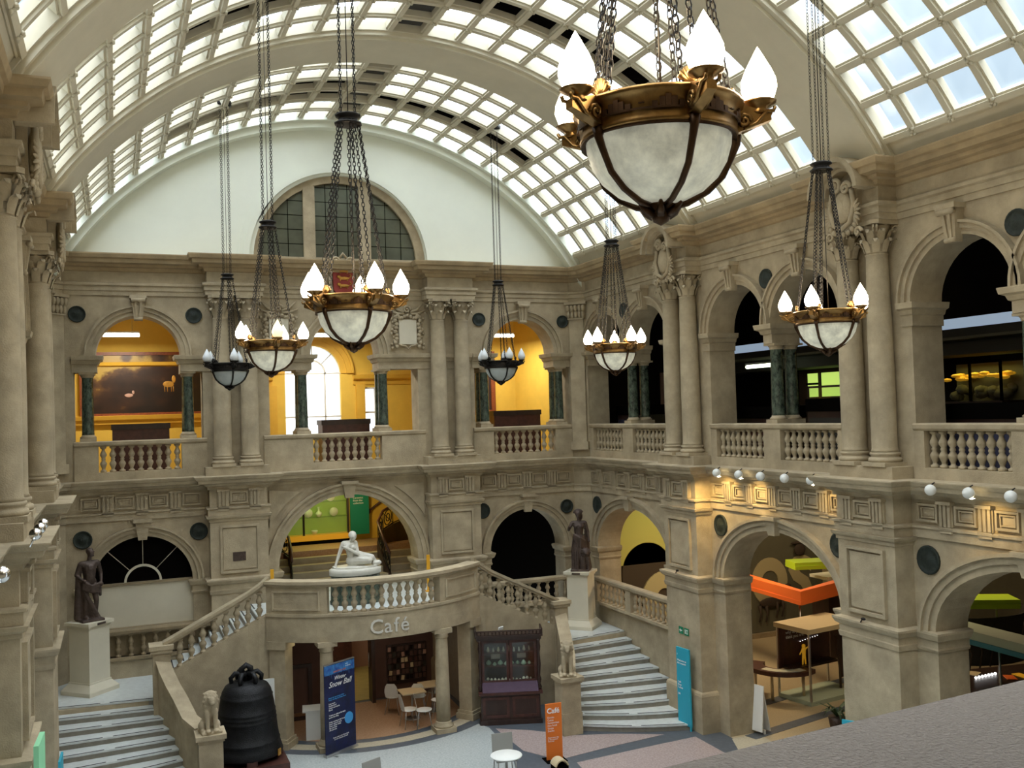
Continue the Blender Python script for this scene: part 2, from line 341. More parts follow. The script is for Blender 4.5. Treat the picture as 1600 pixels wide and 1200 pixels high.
# ------------------------------------------------------------------ columns
def cap_mesh():
    m = MB(); m.lathe([(.2,-.02),(.225,0),(.2,.02),(.19,.05),(.2,.4),(.27,.56)], 14)
    for row, (z0, h, nn, off) in enumerate(((.04,.25,8,0),(.2,.28,8,pi/8))):
        for k in range(nn):
            a = off+2*pi*k/nn; ca, sa = cos(a), sin(a); pts = [(.21,z0,.06),(.245,z0+h*.5,.075),(.285,z0+h*.85,.07),(.37,z0+h,.05),(.385,z0+h-.07,.02)]
            vs = []; fs = []
            for r, z, hw in pts:
                for s in (-1, 0, 1): rr = r+(.018 if s == 0 else 0); vs.append((rr*ca-s*hw*sa, rr*sa+s*hw*ca, z))
            for i in range(len(pts)-1):
                for j in range(2): fs.append((i*3+j, i*3+j+1, i*3+j+4, i*3+j+3))
            m.add(vs, fs, True)
    for k in range(4):
        a = pi/4+k*pi/2
        for s in (-1, 1):
            pts = []
            for j in range(9):
                t = j/8*2.2*pi; rr = .095*(1-j/9); pts.append(((.35+rr*cos(t))*cos(a)-s*.03*sin(a), (.35+rr*cos(t))*sin(a)+s*.03*cos(a), .48+rr*sin(t)))
            m.tube(pts, .022, 5)
    for k in range(4): a = k*pi/2; m.ell((.25*cos(a), .25*sin(a), .6), .045, 6, 4)
    q = []
    for k in range(4):
        a = k*pi/2
        for t, r in ((-.62, .37), (-.3, .285), (0, .265), (.3, .285), (.62, .37)): q.append((r*1.12*cos(a+t), r*1.12*sin(a+t)))
    m.prism(q, .58, .66); return m.mesh('capital', 'stone')
CAP = cap_mesh()
SHAFT = MB().lathe([(.265,0),(.245,.05),(.24,.1),(.242,1.3),(.232,2.6),(.205,3.86),(.215,3.9),(.2,3.92)], 20).mesh('shaft', 'stone')
BASE = MB().box(-.31,.31,-.31,.31,0,.08).lathe([(.3,.08),(.315,.12),(.3,.16),(.265,.17),(.26,.2),(.285,.22),(.285,.26),(.25,.27)], 20).mesh('base', 'stone')
def column(F, u, wv, label, group):
    t = thing('column', label, 'column', wp(F, u, wv, 6.95), F[1], group)
    inst('base', BASE, t); sh = inst('shaft', SHAFT, t, (0,0,.27)); sh.scale = (1,1,.975); o = inst('capital', CAP, t, (0,0,4.07)); o.scale = (1, 1, .97)
    return t
GSH = MB().lathe([(.155,0),(.15,.06),(.148,.5),(.135,1.5),(.145,1.53)], 14).mesh('shaft', 'green_marble')
GB = MB().box(-.2,.2,-.2,.2,0,.1).lathe([(.19,.1),(.2,.13),(.16,.16),(.155,.19)], 14).mesh('base', 'stone')
GC = MB().lathe([(.145,0),(.16,.03),(.15,.04),(.19,.09)], 14).box(-.2,.2,-.2,.2,.09,.14).mesh('capital', 'stone')
def green_column(F, u, wv, label):
    t = thing('marble_column', label, 'column', wp(F, u, wv, 7.75), F[1], 'green marble columns of the upper gallery')
    inst('base', GB, t); inst('shaft', GSH, t, (0,0,.19)); inst('capital', GC, t, (0,0,1.71)); return t
PW = .77   # half width of a pier
# ================================================================== THE HALL
# ---- floor
fl = struct('floor', MB().box(-7.7, 7.7, 1.4, 28.0, -.3, 0), 'slate')
def slab(name, poly, m, h=.006): return MB().prism(poly, -.01, h).build(name, m, fl)
arc = lambda r, a0, a1, n=14, c=(0, 27.85): [(c[0]+r*cos(R(a0+(a1-a0)*i/n)), c[1]+r*sin(R(a0+(a1-a0)*i/n))) for i in range(n+1)]
slab('terrazzo_panel', arc(4.32, 228, 305)+[(2.62, 23.9), (2.5, 22.2), (2.05, 20.6), (1.2, 19.2), (-1.2, 19.2), (-2.9, 20.6), (-3.1, 22.4)], 'terrazzo_grey')
slab('terrazzo_panel', arc(3.98, 225, 315)+arc(3.62, 315, 225), 'terrazzo_cream')
slab('terrazzo_panel', arc(3.35, 222, 318)+[(2.6, 27.7), (-2.6, 27.7)], 'tan_floor')
slab('terrazzo_panel', [(2.75, 23.75), (2.75, 21.9), (3.25, 20.95), (4.5, 21.15), (6.35, 21.35), (5.3, 21.95), (4.3, 22.35), (3.5, 23.2)], 'terrazzo_pink')
slab('terrazzo_panel', [(3.55, 20.6), (3.35, 19.0), (4.2, 17.6), (6.9, 17.6), (6.95, 20.85), (5.3, 20.75)], 'terrazzo_pink')
slab('terrazzo_panel', [(2.55, 20.7), (1.5, 18.9), (2.9, 18.6), (3.1, 20.2)], 'terrazzo_grey')
slab('terrazzo_panel', [(-6.9, 17.6), (-4.2, 17.6), (-3.4, 19.0), (-3.6, 20.6), (-6.9, 20.7)], 'terrazzo_pink')
slab('terrazzo_panel', [(-6.9, 3), (6.9, 3), (6.9, 17.2), (-6.9, 17.2)], 'terrazzo_grey')
slab('terrazzo_panel', [(7.2, 19.3), (7.2, 16.3), (8.3, 16.3), (8.3, 19.05), (8.45, 20.35), (7.65, 20.3)], 'terrazzo_cream')

# ---- back wall
m = MB()
wallseg(m, -8.5, 8.5, 0, 6.71, [(-5.63, 1.27, 3.9, 1.27), (0, 2.05, 3.9, 2.06), (5.63, 1.27, 3.9, 1.27)])
for s in (-1, 1):
    wallseg(m, min(s*3.92, s*8.5), max(s*3.92, s*8.5), 9.6, 12.76, [(s*5.63, 1.08, 10.04, 1.08)]); wallseg(m, min(s*2.2, s*3.92), max(s*2.2, s*3.92), 6.71, 12.76); m.box(min(s*3.92, s*4.0), max(s*3.92, s*4.0), 0, TH, 6.71, 9.6)
    m.box(min(s*7.25, s*8.5), max(s*7.25, s*8.5), 0, TH, 6.71, 9.6)
    m.box(s*3.15-PW, s*3.15+PW, -.45, 0, 0, 6.4); m.box(s*3.15-.86, s*3.15+.86, -.52, 0, 6.71, 6.95)
    m.box(s*3.15-.72, s*3.15+.72, -.45, 0, 11.66, 12.74)
wallseg(m, -2.2, 2.2, 9.6, 12.76, [(0, 1.02, 10.04, 1.05)])
m.box(-1.02, 1.02, 0, .05, 12.3, 12.4)
wb = struct('wall_back', m, 'stone', FB[0])
# cut-outs: the part of the side arches below the springing belongs to gaps between boxes (openings run to the floor)
brk = lambda lo, hi, w0=0: []
path_lo = [(-7.9, .4), (-7.5, 0), (-3.92, 0), (-3.92, .45), (-2.38, .45), (-2.38, 0), (2.38, 0), (2.38, .45), (3.92, .45), (3.92, 0), (7.28, 0), (7.7, .42)]
path_up = [(-7.9, .4), (-7.5, 0), (-3.88, 0), (-3.88, .45), (-2.42, .45), (-2.42, 0), (2.42, 0), (2.42, .45), (3.88, .45), (3.88, 0), (7.28, 0), (7.7, .42)]
MB().mould(P_CORN_LO, path_lo).build('cornice', 'stone', wb)
MB().mould(P_CORN_UP, path_up).build('cornice', 'stone_tan', wb)
MB().mould(P_ARCH_UP, path_up).build('architrave', 'stone', wb)
for a in (path_lo[:5]+[(-2.38, 0)], [(2.38, 0)]+path_lo[7:]): MB().mould(P_ARCH_LO, a).build('architrave', 'stone', wb)
for s in (-1, 1):
    c = s*5.63
    q = MB(); archivolt(q, c, 3.9, 1.27, 1.27, .3); q.build('archivolt', 'stone', wb)
    q = MB(); archivolt(q, c, 10.04, 1.08, 1.08, .28); q.build('archivolt', 'stone', wb)
    keystone(wb, c, 5.08, 5.64, .22, .38, .16, False); keystone(wb, c, 10.98, 11.66, .22, .36, .22)
    # lower imposts
    for a, b in ((c-1.27-.44, c-1.27), (c+1.27, c+1.27+.44)):
        pth = [(a, 0), (b, 0), (b, -TH)] if b < c else [(a, -TH), (a, 0), (b, 0)]
        if abs(a) > 7.08 or abs(b) > 7.08: pth = [p for p in pth]
        MB().mould(P_IMP_LO, pth).build('impost', 'stone', wb)
    # upper imposts over the marble columns
    for a, b in ((-7.3 if s < 0 else 3.92, c-1.08), (c+1.08, -3.92 if s < 0 else 7.3)):
        pth = [(a, 0), (b, 0), (b, -TH)] if b < c else [(a, -TH), (a, 0), (b, 0)]
        MB().mould(P_IMP_UP, pth).build('impost', 'stone', wb)
    MB().mould(P_IMP_UP, [(-3.9, 0), (-1.02, 0), (-1.02, -TH)] if s < 0 else [(1.02, -TH), (1.02, 0), (3.9, 0)]).build('impost', 'stone', wb)
    # pier panels, cap mouldings
    q = MB().frame(c-s*2.48-.52, c-s*2.48+.52, 4.05, 5.35, .06, -.51, -.44); q.box(c-s*2.48-.44, c-s*2.48+.44, -.475, -.44, 4.14, 5.26); q.build('sunk_panel', 'stone', wb)
    pc = s*3.15
    for prof in ([(0,3.50),(.03,3.5),(.05,3.6),(.03,3.62),(.03,3.74),(.09,3.78),(.13,3.86),(.13,3.9),(0,3.93)], [(0,5.45),(.03,5.46),(.03,5.52),(.09,5.56),(.11,5.62),(0,5.63)], P_PLINTH):
        MB().mould(prof, [(pc-PW, 0), (pc-PW, .45), (pc+PW, .45), (pc+PW, 0)]).build('band_moulding', 'stone', wb)
    for k in (-1, 1): inst('triglyph', TRI, wb, (pc+k*.42, -.45, 0))
    inst('metope_panel', MET, wb, (pc, -.45, 0))
    for k in (-1.5, -.5, .5, 1.5):
        if abs(c+k*.85) < 7.0: inst('metope_panel', MET, wb, (c+k*.85, 0, 0))
    for k in (-1, 0, 1): inst('triglyph', TRI, wb, (c+k*.85, 0, 0))
    # spandrel panels of the middle arch
    q = MB(); X0, Z1 = 2.28, 6.2
    pts = [(s*X0, Z1), (s*X0, 5.15)]+[(s*2.62*cos(t), 3.9+2.62*sin(t)) for t in [R(29+i*4.2) for i in range(9)]]
    pts = [p for p in pts if p[1] <= Z1]
    q.xz(pts if s < 0 else pts[::-1], -.06, 0); q.build('spandrel_panel', 'stone', wb)
q = MB(); archivolt(q, 0, 3.9, 2.05, 2.06, .34); q.build('archivolt', 'stone', wb)
q = MB(); archivolt(q, 0, 10.04, 1.02, 1.05, .28); q.build('archivolt', 'stone', wb)
keystone(wb, 0, 5.86, 6.36, .24, .42, .2, False); keystone(wb, 0, 10.98, 11.66, .22, .36, .22)
for s in (-1, 1): MB().mould(P_IMP_LO, [(-2.38, 0), (-2.05, 0), (-2.05, -TH)] if s < 0 else [(2.05, -TH), (2.05, 0), (2.38, 0)]).build('impost', 'stone', wb)
# corner piers (one at each back corner, canted)
for s in (-1, 1):
    q = MB(); pl = [(7.28, 28.01), (7.7, 27.58), (7.75, 28.01)] if s > 0 else [(-7.5, 28.01), (-7.9, 27.6), (-7.95, 28.01)]; q.prism(pl if s > 0 else pl[::-1], 0, 12.76)
    q.build('corner_pier', 'stone', wb, (0, -28, 0))
    q = MB(); a = s*-pi/4
    t = MB().box(-.29, .29, -.12, .1, 6.95, 7.2).box(-.24, .24, -.07, .1, 7.2, 11.1); t.box(-.27, .27, -.12, .1, 11.1, 11.14)
    for k in range(5): t.ell((-.24+k*.12, -.1, 11.26), (.06, .05, .13), 6, 4); t.ell((-.26+k*.13, -.13, 11.46), (.065, .06, .11), 6, 4)
    t.box(-.36, .36, -.16, .1, 11.58, 11.66)
    t.build('corner_pilaster', 'stone', wb, (7.47 if s > 0 else -7.68, -.21, 0), s*-pi/4)
roundel(FB, -7.10, 5.18, .24, 'dark round bronze disc left of the fanlight arch, above the leftmost statue')
roundel(FB, -4.18, 5.20, .24, 'dark round bronze disc right of the fanlight arch')
roundel(FB, 4.14, 5.20, .24, 'dark round bronze disc just right of the panelled pier beside the dark arch')
roundel(FB, 7.0, 5.16, .22, 'dark round bronze disc beside the head of the helmeted statue, on the back wall')
roundel(FB, -7.15, 11.15, .22, 'green bronze disc at the upper left of the arch with the big painting')
roundel(FB, -4.2, 11.14, .22, 'green bronze disc at the upper right of the arch with the big painting')
roundel(FB, 4.2, 11.10, .21, 'green bronze disc right of the paired columns, left of the far right yellow arch')
roundel(FB, 7.05, 11.05, .2, 'green bronze disc between the far right yellow arch and the corner')
# low parapets in the side arches and the infill with the fanlight
q = MB().box(-6.9, -4.36, .1, .2, 1.5, 3.92); inf = q.build('infill_panel', 'plaster', wb); inf['label'] = 'flat beige infill panel under the fanlight'
f = thing('fanlight', 'half-round fanlight with thin radial bars on the dark arch of the left back wall', 'window', (-5.63, 28.15, 3.93))
MB().ring(.01, 1.27, .02, .04, 0, pi, 24).build('pane', 'black', f)
MB().ring(.42, .48, -.04, .02, 0, pi, 18).build('glazing_bar', 'plaster', f)
for a in (45, 90, 135): MB().tube([(.48*cos(R(a)), -.01, .48*sin(R(a))), (1.26*cos(R(a)), -.01, 1.26*sin(R(a)))], .012, 4).build('glazing_bar', 'plaster', f)
MB().box(-1.27, 1.27, -.1, .03, -.04, .02).build('sill', 'stone_dark', f)
MB().box(-7.0, -3.6, -.03, .16, 1.5, 2.78).build('blind_panel', 'stone_dark', wb)
MB().box(-6.9, -3.9, -.22, .0, 1.45, 2.06).build('plinth_wall', 'stone', wb)
balustrade(FB, -6.75, -3.95, 'blind stone balustrade under the fanlight, behind the leftmost statue', (), .3, 2.06, 2.64, 1.98, .18, .2, m='stone_dark')
MB().box(4.36, 6.9, .0, .3, 1.2, 2.25).build('plinth_wall', 'stone', wb)
balustrade(FB, 3.95, 6.98, 'stone balustrade in front of the black arch beside the helmeted statue', (), .29, 2.25, 2.86, 2.17, .05, .2)
MB().box(-2.05, 2.05, 0, .7, 2.9, 3.14).build('threshold', 'marble_step', wb)

# ---- long walls
BAYS = [25.09, 18.33, 11.6, 4.9]; PIERS = [21.7, 14.97, 8.25]
WHERE = {25.09: 'farthest bay', 18.33: 'middle bay', 11.6: 'near bay', 4.9: 'nearest bay'}
def long_wall(F, s, side):
    U = lambda y: s*y; PR = PIERS if s < 0 else PIERS[:2]
    m = MB(); lo, hi = sorted((U(1.4), U(28.0))); ops = []; up = []
    for C in BAYS: ops.append((U(C), 2.1, 3.9, 1.38)); up += [(U(C)-1.25, 1.13, 10.04, 1.08), (U(C)+1.25, 1.13, 10.04, 1.08)]
    wallseg(m, lo, hi, 0, 6.71, ops); wallseg(m, lo, hi, 9.6, 12.76, up)
    e = [U(28.0), U(27.62)]; m.box(min(e), max(e), 0, TH, 6.71, 9.6)
    for Y in PR: m.box(U(Y)-.97, U(Y)+.97, 0, TH, 6.71, 9.6); m.box(U(Y)-PW, U(Y)+PW, -.45, 0, 0, 6.4); m.box(U(Y)-.86, U(Y)+.86, -.52, 0, 6.71, 6.95); m.box(U(Y)-.72, U(Y)+.72, -.45, 0, 11.66, 12.74)
    e = [U(2.5), U(1.4)]; m.box(min(e), max(e), 0, TH, 6.71, 9.6)
    W = struct('wall_'+side, m, 'stone', F[0], F[1])
    pl = [(27.6, 0)]; pu = [(27.6, 0)]
    for Y in PR: pl += [(Y+PW, 0), (Y+PW, .45), (Y-PW, .45), (Y-PW, 0)]; pu += [(Y+.72, 0), (Y+.72, .45), (Y-.72, .45), (Y-.72, 0)]
    pl.append((1.4, 0)); pu.append((1.4, 0)); fix = lambda p: [(U(y), v) for y, v in (p if s < 0 else p[::-1])]
    MB().mould(P_CORN_LO, fix(pl)).build('cornice', 'stone', W); MB().mould(P_ARCH_LO, fix(pl)).build('architrave', 'stone', W)
    MB().mould(P_ARCH_UP, fix(pu)).build('architrave', 'stone', W); seg = []; cur = [(27.6, 0)]
    for Y in PR: cur += [(Y+.72, 0), (Y+.72, .45), (Y+.45, .45)]; seg.append(cur); cur = [(Y-.45, .45), (Y-.72, .45), (Y-.72, 0)]
    cur.append((1.4, 0)); seg.append(cur)
    for g_ in seg: MB().mould(P_CORN_UP, fix(g_)).build('cornice', 'stone_tan', W)
    for Y in PR:
        c = U(Y)
        for prof in ([(0,3.50),(.03,3.5),(.05,3.6),(.03,3.62),(.03,3.74),(.09,3.78),(.13,3.86),(.13,3.9),(0,3.93)], [(0,5.45),(.03,5.46),(.03,5.52),(.09,5.56),(.11,5.62),(0,5.63)], P_PLINTH):
            MB().mould(prof, [(c-PW, 0), (c-PW, .45), (c+PW, .45), (c+PW, 0)]).build('band_moulding', 'stone', W)
        MB().frame(c-.52, c+.52, 4.05, 5.35, .06, -.52, -.44).box(c-.42, c+.42, -.48, -.44, 4.15, 5.25).build('sunk_panel', 'stone', W)
        for k in (-1, 1): inst('triglyph', TRI, W, (c+k*.42, -.45, 0))
        inst('metope_panel', MET, W, (c, -.45, 0))
        # arched hood breaking the cornice, over a carved cartouche
        q = MB(); q.ring(.44, .50, -.72, -.1, 0, pi, 18, (c, 12.28)); q.ring(.50, .60, -.86, .2, 0, pi, 18, (c, 12.28)); q.ring(.60, .70, -.96, .2, 0, pi, 18, (c, 12.28)); q.ring(0.01, .66, -.46, .2, 0, pi, 18, (c, 12.28)); q.build('hood', 'stone', W)
    for C in (BAYS[:3] if s < 0 else BAYS[:2]):
        c = U(C)
        q = MB(); archivolt(q, c, 3.9, 2.1, 1.38, .32); q.build('archivolt', 'stone', W); keystone(W, c, 5.2, 5.64, .24, .42, .2, False)
        MB().mould(P_IMP_LO, [(c-2.6, 0), (c-2.1, 0), (c-2.1, -TH)]).build('impost', 'stone', W); MB().mould(P_IMP_LO, [(c+2.1, -TH), (c+2.1, 0), (c+2.6, 0)]).build('impost', 'stone', W)
        for k in (-1, 1):
            q = MB(); archivolt(q, c+k*1.25, 10.04, 1.13, 1.08, .25); q.build('archivolt', 'stone', W); keystone(W, c+k*1.25, 10.98, 11.66, .22, .36, .24)
        MB().mould(P_IMP_UP, [(c-.13, -TH), (c-.13, 0), (c+.13, 0), (c+.13, -TH)]).build('impost', 'stone', W)
        MB().box(c-.12, c+.12, 0, TH, 9.6, 10.04).build('impost_block', 'stone', W)
        MB().mould(P_IMP_UP, [(c-2.62, 0), (c-2.38, 0), (c-2.38, -TH)]).build('impost', 'stone', W); MB().mould(P_IMP_UP, [(c+2.38, -TH), (c+2.38, 0), (c+2.62, 0)]).build('impost', 'stone', W)
        for k in (-2, -1, 0, 1, 2): inst('triglyph', TRI, W, (c+k*.87, 0, 0))
        for k in (-2.5, -1.5, -.5, .5, 1.5, 2.5): inst('metope_panel', MET, W, (c+k*.87, 0, 0))
    return W
wr = long_wall(FR, -1, 'right'); wl = long_wall(FL, 1, 'left')
# low wall in the farthest right bay beside the stair
MB().box(-27.2, -22.9, 0, .3, 0, 2.25).build('plinth_wall', 'stone', wr)
balustrade(FR, -27.3, -22.45, 'stone balustrade beside the right stair in front of the olive arch', ((-25.3, -25.0), (-27.3, -27.1), (-22.7, -22.45)), .27, 2.25, 2.86, 2.17, .06, .2)
MB().box(22.9, 27.2, 0, .3, 0, 3.9).build('plinth_wall', 'stone', wl)
rn = {18.33: ('middle bay of the right wall', 20.5, 16.22), 25.09: ('corner bay of the right wall', 27.2, 22.95), 11.6: ('right-hand bay of the right wall', 13.82, 9.5)}
for C, (nm, ya, yb) in rn.items():
    roundel(FR, -ya, 5.22, .27, 'dark bronze disc left of the lower arch in the '+nm)
    if C == 18.33: roundel(FR, -yb, 5.22, .27, 'dark bronze disc half hidden behind the near grey pier')
    roundel(FR, -C, 11.1, .23, 'green bronze disc between the upper arches in the '+nm)
# upper balustrades
b_lab = {0: 'leftmost upper balustrade of the back wall, under the big painting', 1: 'upper balustrade in the middle of the back wall under the bright window', 2: 'upper balustrade of the back wall under the far right yellow arch'}
balustrade(FB, -7.27, -3.92, b_lab[0], ((-7.27, -6.68), (-4.58, -3.92)), 9, wv=-.1)
balustrade(FB, -2.38, 2.38, b_lab[1], ((-2.38, -1.0), (1.03, 2.38)), 9, wv=-.1)
balustrade(FB, 3.92, 7.27, b_lab[2], ((3.92, 4.58), (6.68, 7.27)), 9, wv=-.1)
for C, nm in ((25.09, 'next to the back corner'), (18.33, 'between the two pairs of tall columns'), (11.6, 'at the right edge of the picture')):
    balustrade(FR, -C-2.45, -C+2.45, 'upper stone balustrade of the right wall '+nm, ((-C-2.45, -C-2.2), (-C-.3, -C+.3), (-C+2.2, -C+2.45)), 9, wv=-.12)
balustrade(FL, 25.09-2.45, 25.09+2.45, 'upper balustrade of the left wall, glimpsed between tall columns', ((22.64, 22.9), (24.8, 25.4), (27.3, 27.54)), 9, wv=-.12)
# tall columns
for s, nm in ((-1, 'left of the middle arch'), (1, 'right of the middle arch')):
    for k, kn in ((-1, 'left'), (1, 'right')): column(FB, s*3.15+k*.37, .24, f'{kn} column of the tall pair {nm} on the back wall', 'tall paired columns of the hall')
for Y, nm in ((21.7, 'far'), (14.97, 'near')):
    for k, kn in ((1, 'farther'), (-1, 'nearer')):
        column(FR, -(Y+k*.41), .25, f'{kn} column of the {nm} tall pair on the right wall', 'tall paired columns of the hall')
        column(FL, Y+k*.41, .25, f'{kn} column of the {nm} tall pair on the left wall', 'tall paired columns of the hall')
for u, nm in ((-6.93, 'left of the big painting'), (-4.38, 'right of the big painting'), (-1.24, 'left of the bright arched window'), (1.15, 'right of the bright arched window'), (4.38, 'left of the far right yellow arch'), (6.93, 'right of the far right yellow arch')):
    green_column(FB, u, -.2, f'dark green marble column {nm}, nearer the hall'); green_column(FB, u, -.58, f'dark green marble column {nm}, behind its twin')
for C, nm in ((25.09, 'next to the back corner'), (18.33, 'between the two tall column pairs'), (11.6, 'at the right edge')):
    green_column(FR, -C+.0, -.2, f'green marble column on the right wall {nm}, nearer the hall'); green_column(FR, -C, -.6, f'green marble column on the right wall {nm}, behind its twin')
# ---- lunette with the half-round window
m = MB()
m2 = []
VX, VZ, VR = 0.0, 7.9, 9.08
for a in range(40):
    t0 = R(28)+(R(124))*a/40; t1 = R(28)+R(124)*(a+1)/40
    x0, x1 = VX+9.2*cos(t0), VX+9.2*cos(t1); z0, z1 = VZ+9.2*sin(t0), VZ+9.2*sin(t1)
    lo = lambda x: 12.76+math.sqrt(max(0, 2.66**2-x*x)) if abs(x) < 2.66 else 12.7
    m.add([(x0,0,lo(x0)),(x1,0,lo(x1)),(x1,0,z1),(x0,0,z0),(x0,.4,lo(x0)),(x1,.4,lo(x1)),(x1,.4,z1),(x0,.4,z0)], [(0,1,2,3),(7,6,5,4),(0,4,5,1),(3,2,6,7)])
m.ring(2.55, 2.75, 0, .4, 0, pi, 40, (0, 12.76))
lu = struct('wall_lunette', m, 'lunette', (0, 28, 0))
MB().ring(2.62, 2.78, -.08, .02, 0, pi, 40, (-.05, 12.76)).build('archivolt', 'lunette', lu)
MB().ring(2.78, 2.92, -.04, .02, 0, pi, 40, (-.05, 12.76)).build('archivolt', 'lunette', lu)
MB().ring(8.72, 9.1, -.34, .02, R(29), R(151), 60, (VX, VZ)).ring(8.9, 9.1, -.5, -.3, R(29), R(151), 60, (VX, VZ)).build('wall_rib', 'lunette', lu)
win = struct('window_1', MB().ring(2.33, 2.62, .12, .3, 0, pi, 40, (-.05, 12.78)), 'stone', (0, 28, 0))
for u in (-.93, .72): MB().box(u-.17, u+.17, .1, .28, 12.8, 12.76+math.sqrt(2.4**2-u*u)).build('mullion', 'stone', win)
MB().box(-2.6, 2.5, .06, .3, 12.74, 12.88).build('sill', 'stone', win)
MB().ring(.01, 2.36, .22, .24, 0, pi, 40, (-.05, 12.78)).build('pane', 'leaded_glass', win)
for a, b, nb in ((-2.4, -1.1, 3), (-.76, .55, 4), (.89, 2.3, 3)):
    for i in range(1, nb):
        x = a+(b-a)*i/nb; zt = 12.78+math.sqrt(max(.01, 2.33**2-(x+.05)**2)); MB().tube([(x, .2, 12.85), (x, .2, zt)], .012, 4).build('lead_bar', 'black', win)
    for k in range(1, 6):
        z = 12.86+k*.42; h = math.sqrt(max(0, 2.33**2-(z-12.78)**2)); xa, xb = max(a, -.05-h), min(b, -.05+h)
        if xb-xa > .2: MB().tube([(xa, .2, z), (xb, .2, z)], .012, 4).build('lead_bar', 'black', win)
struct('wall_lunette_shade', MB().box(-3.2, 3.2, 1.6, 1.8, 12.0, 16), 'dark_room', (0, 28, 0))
# ---- vaulted ceiling: ribs, coves and skylights
NP = 21; A0 = R(35.5); DA = (pi-2*A0)/NP
ce = struct('ceiling', None, None, (VX, 0, VZ))
rib = MB(); rib.ring(8.78, 9.35, -.74, .74, R(31), R(149), 64); rib.ring(8.86, 9.3, -.84, -.74, R(31), R(149), 64); rib.ring(8.86, 9.3, .74, .84, R(31), R(149), 64); rib.ring(8.95, 9.3, -.9, -.84, R(31), R(149), 64); rib.ring(8.95, 9.3, .84, .9, R(31), R(149), 64)
ribm = rib.mesh('transverse_rib', 'plaster')
for Y in PIERS: inst('transverse_rib', ribm, ce, (0, Y, 0))
for a0 in (R(30), pi-A0): MB().ring(9.02, 9.3, 1.4, 28.1, a0, a0+A0-R(30), 6).build('cove', 'plaster', ce)
starts = [22.47, 15.74, 9.02, 2.3]
tb = MB().ring(9.0, 9.145, -.10, .10, A0, pi-A0, 63); tb.ring(8.95, 9.01, -.06, .06, A0, pi-A0, 63); tbm = tb.mesh('transverse_bar', 'plaster')
lb = MB().box(8.99, 9.145, 0, 5.22, -.095, .095).box(8.94, 9.0, 0, 5.22, -.055, .055); lbm = lb.mesh('longitudinal_bar', 'plaster')
pm = MB().box(0, .012, -.37, .37, -.36, .36); pg = pm.mesh('pane', 'skyglass'); pd = pm.mesh('pane', 'dark_pane'); pq = pm.mesh('pane', 'black')
for bi, ys in enumerate(starts):
    wn = struct('window_%d' % (bi+2), MB().ring(8.98, 9.25, -.12, .02, A0, pi-A0, 63).ring(8.98, 9.25, 5.2, 5.36, A0, pi-A0, 63), 'plaster', (VX, ys, VZ))
    bo = MB()
    for j in range(7): inst('transverse_bar', tbm, wn, (0, j*.87, 0))
    for k in range(NP+1):
        a = A0+k*DA; inst('longitudinal_bar', lbm, wn, (0, 0, 0), rot=(0, -a, 0))
        for j in range(1, 6):
            for d in ((0, 0), (.05, .04), (-.05, .04), (.05, -.04), (-.05, -.04)): bo.ell((8.93*cos(a)-d[0]*sin(a), j*.87+d[1], 8.93*sin(a)+d[0]*cos(a)), .035, 5, 4)
    b = bo.build('ceiling_boss', 'plaster', wn); b['kind'] = 'stuff'
    for k in range(NP):
        a = A0+(k+.5)*DA
        for j in range(6):
            me = pg
            if bi < 3:
                if k == 10: me = pd
                elif j == 3 and 4 <= k <= 16: me = pq
                elif bi == 0 and j == 2 and k in (11, 12): me = pq
            o = inst('pane', me, wn, (9.13*cos(a), (j+.5)*.87, 9.13*sin(a)), rot=(0, -a, 0))
            if me is not pg: o['label'] = 'dark blocked pane'
# ---- front end of the hall (behind the camera) and its parapet
struct('wall_front', MB().box(-8.5, 8.5, 0, .3, 0, 7.0).box(-8.5, -7.6, 0, .3, 7, 12.7).box(-3.2, 8.5, 0, .3, 8.9, 12.7).box(5, 8.5, 0, .3, 7, 8.9).box(-7.6, -3.2, 0, .3, 11.2, 12.7).box(-8.5, 8.5, 0, .3, 12.7, 17.2), 'stone', (0, 1.2, 0))
struct('trim_front_gallery', MB().box(-9, 9, -4, -3.7, 6.5, 13).box(-9, 9, -4, 1.2, 6.3, 6.6).box(-9, 9, -4, 1.2, 12.7, 13).box(-9, -8.7, -4, 1.2, 6.5, 13).box(8.7, 9, -4, 1.2, 6.5, 13), 'stone')
t = thing('parapet', 'rough grey-brown stone parapet coping across the near bottom right', 'parapet', (-7.5, 1.0, 7.50), R(5.4))
MB().box(0, 14, -1.1, 0, 0, .2).build('coping', 'parapet', t)
MB().box(0, 14, -1.0, -.06, -.9, 0).build('parapet_wall', 'parapet', t)
# ================================================================== ROOMS BEHIND THE ARCHES
def area(name, loc, size, power, col=(1, 1, 1), rot=(0, 0, 0), sy=None):
    L = D.lights.new(name, 'AREA'); L.energy = power; L.color = col; L.size = size
    if sy: L.shape = 'RECTANGLE'; L.size_y = sy
    o = D.objects.new(name, L); COL.objects.link(o); o.location = loc; o.rotation_euler = rot; return o
def spot(name, loc, to, power, col, ang=60, blend=.6, rad=.03):
    L = D.lights.new(name, 'SPOT'); L.energy = power; L.color = col; L.spot_size = R(ang); L.spot_blend = blend; L.shadow_soft_size = rad
    o = D.objects.new(name, L); COL.objects.link(o); o.location = loc; o.rotation_euler = (Vector(to)-Vector(loc)).to_track_quat('-Z', 'Y').to_euler(); return o
def point(name, loc, power, col, rad=.1):
    L = D.lights.new(name, 'POINT'); L.energy = power; L.color = col; L.shadow_soft_size = rad; o = D.objects.new(name, L); COL.objects.link(o); o.location = loc; return o
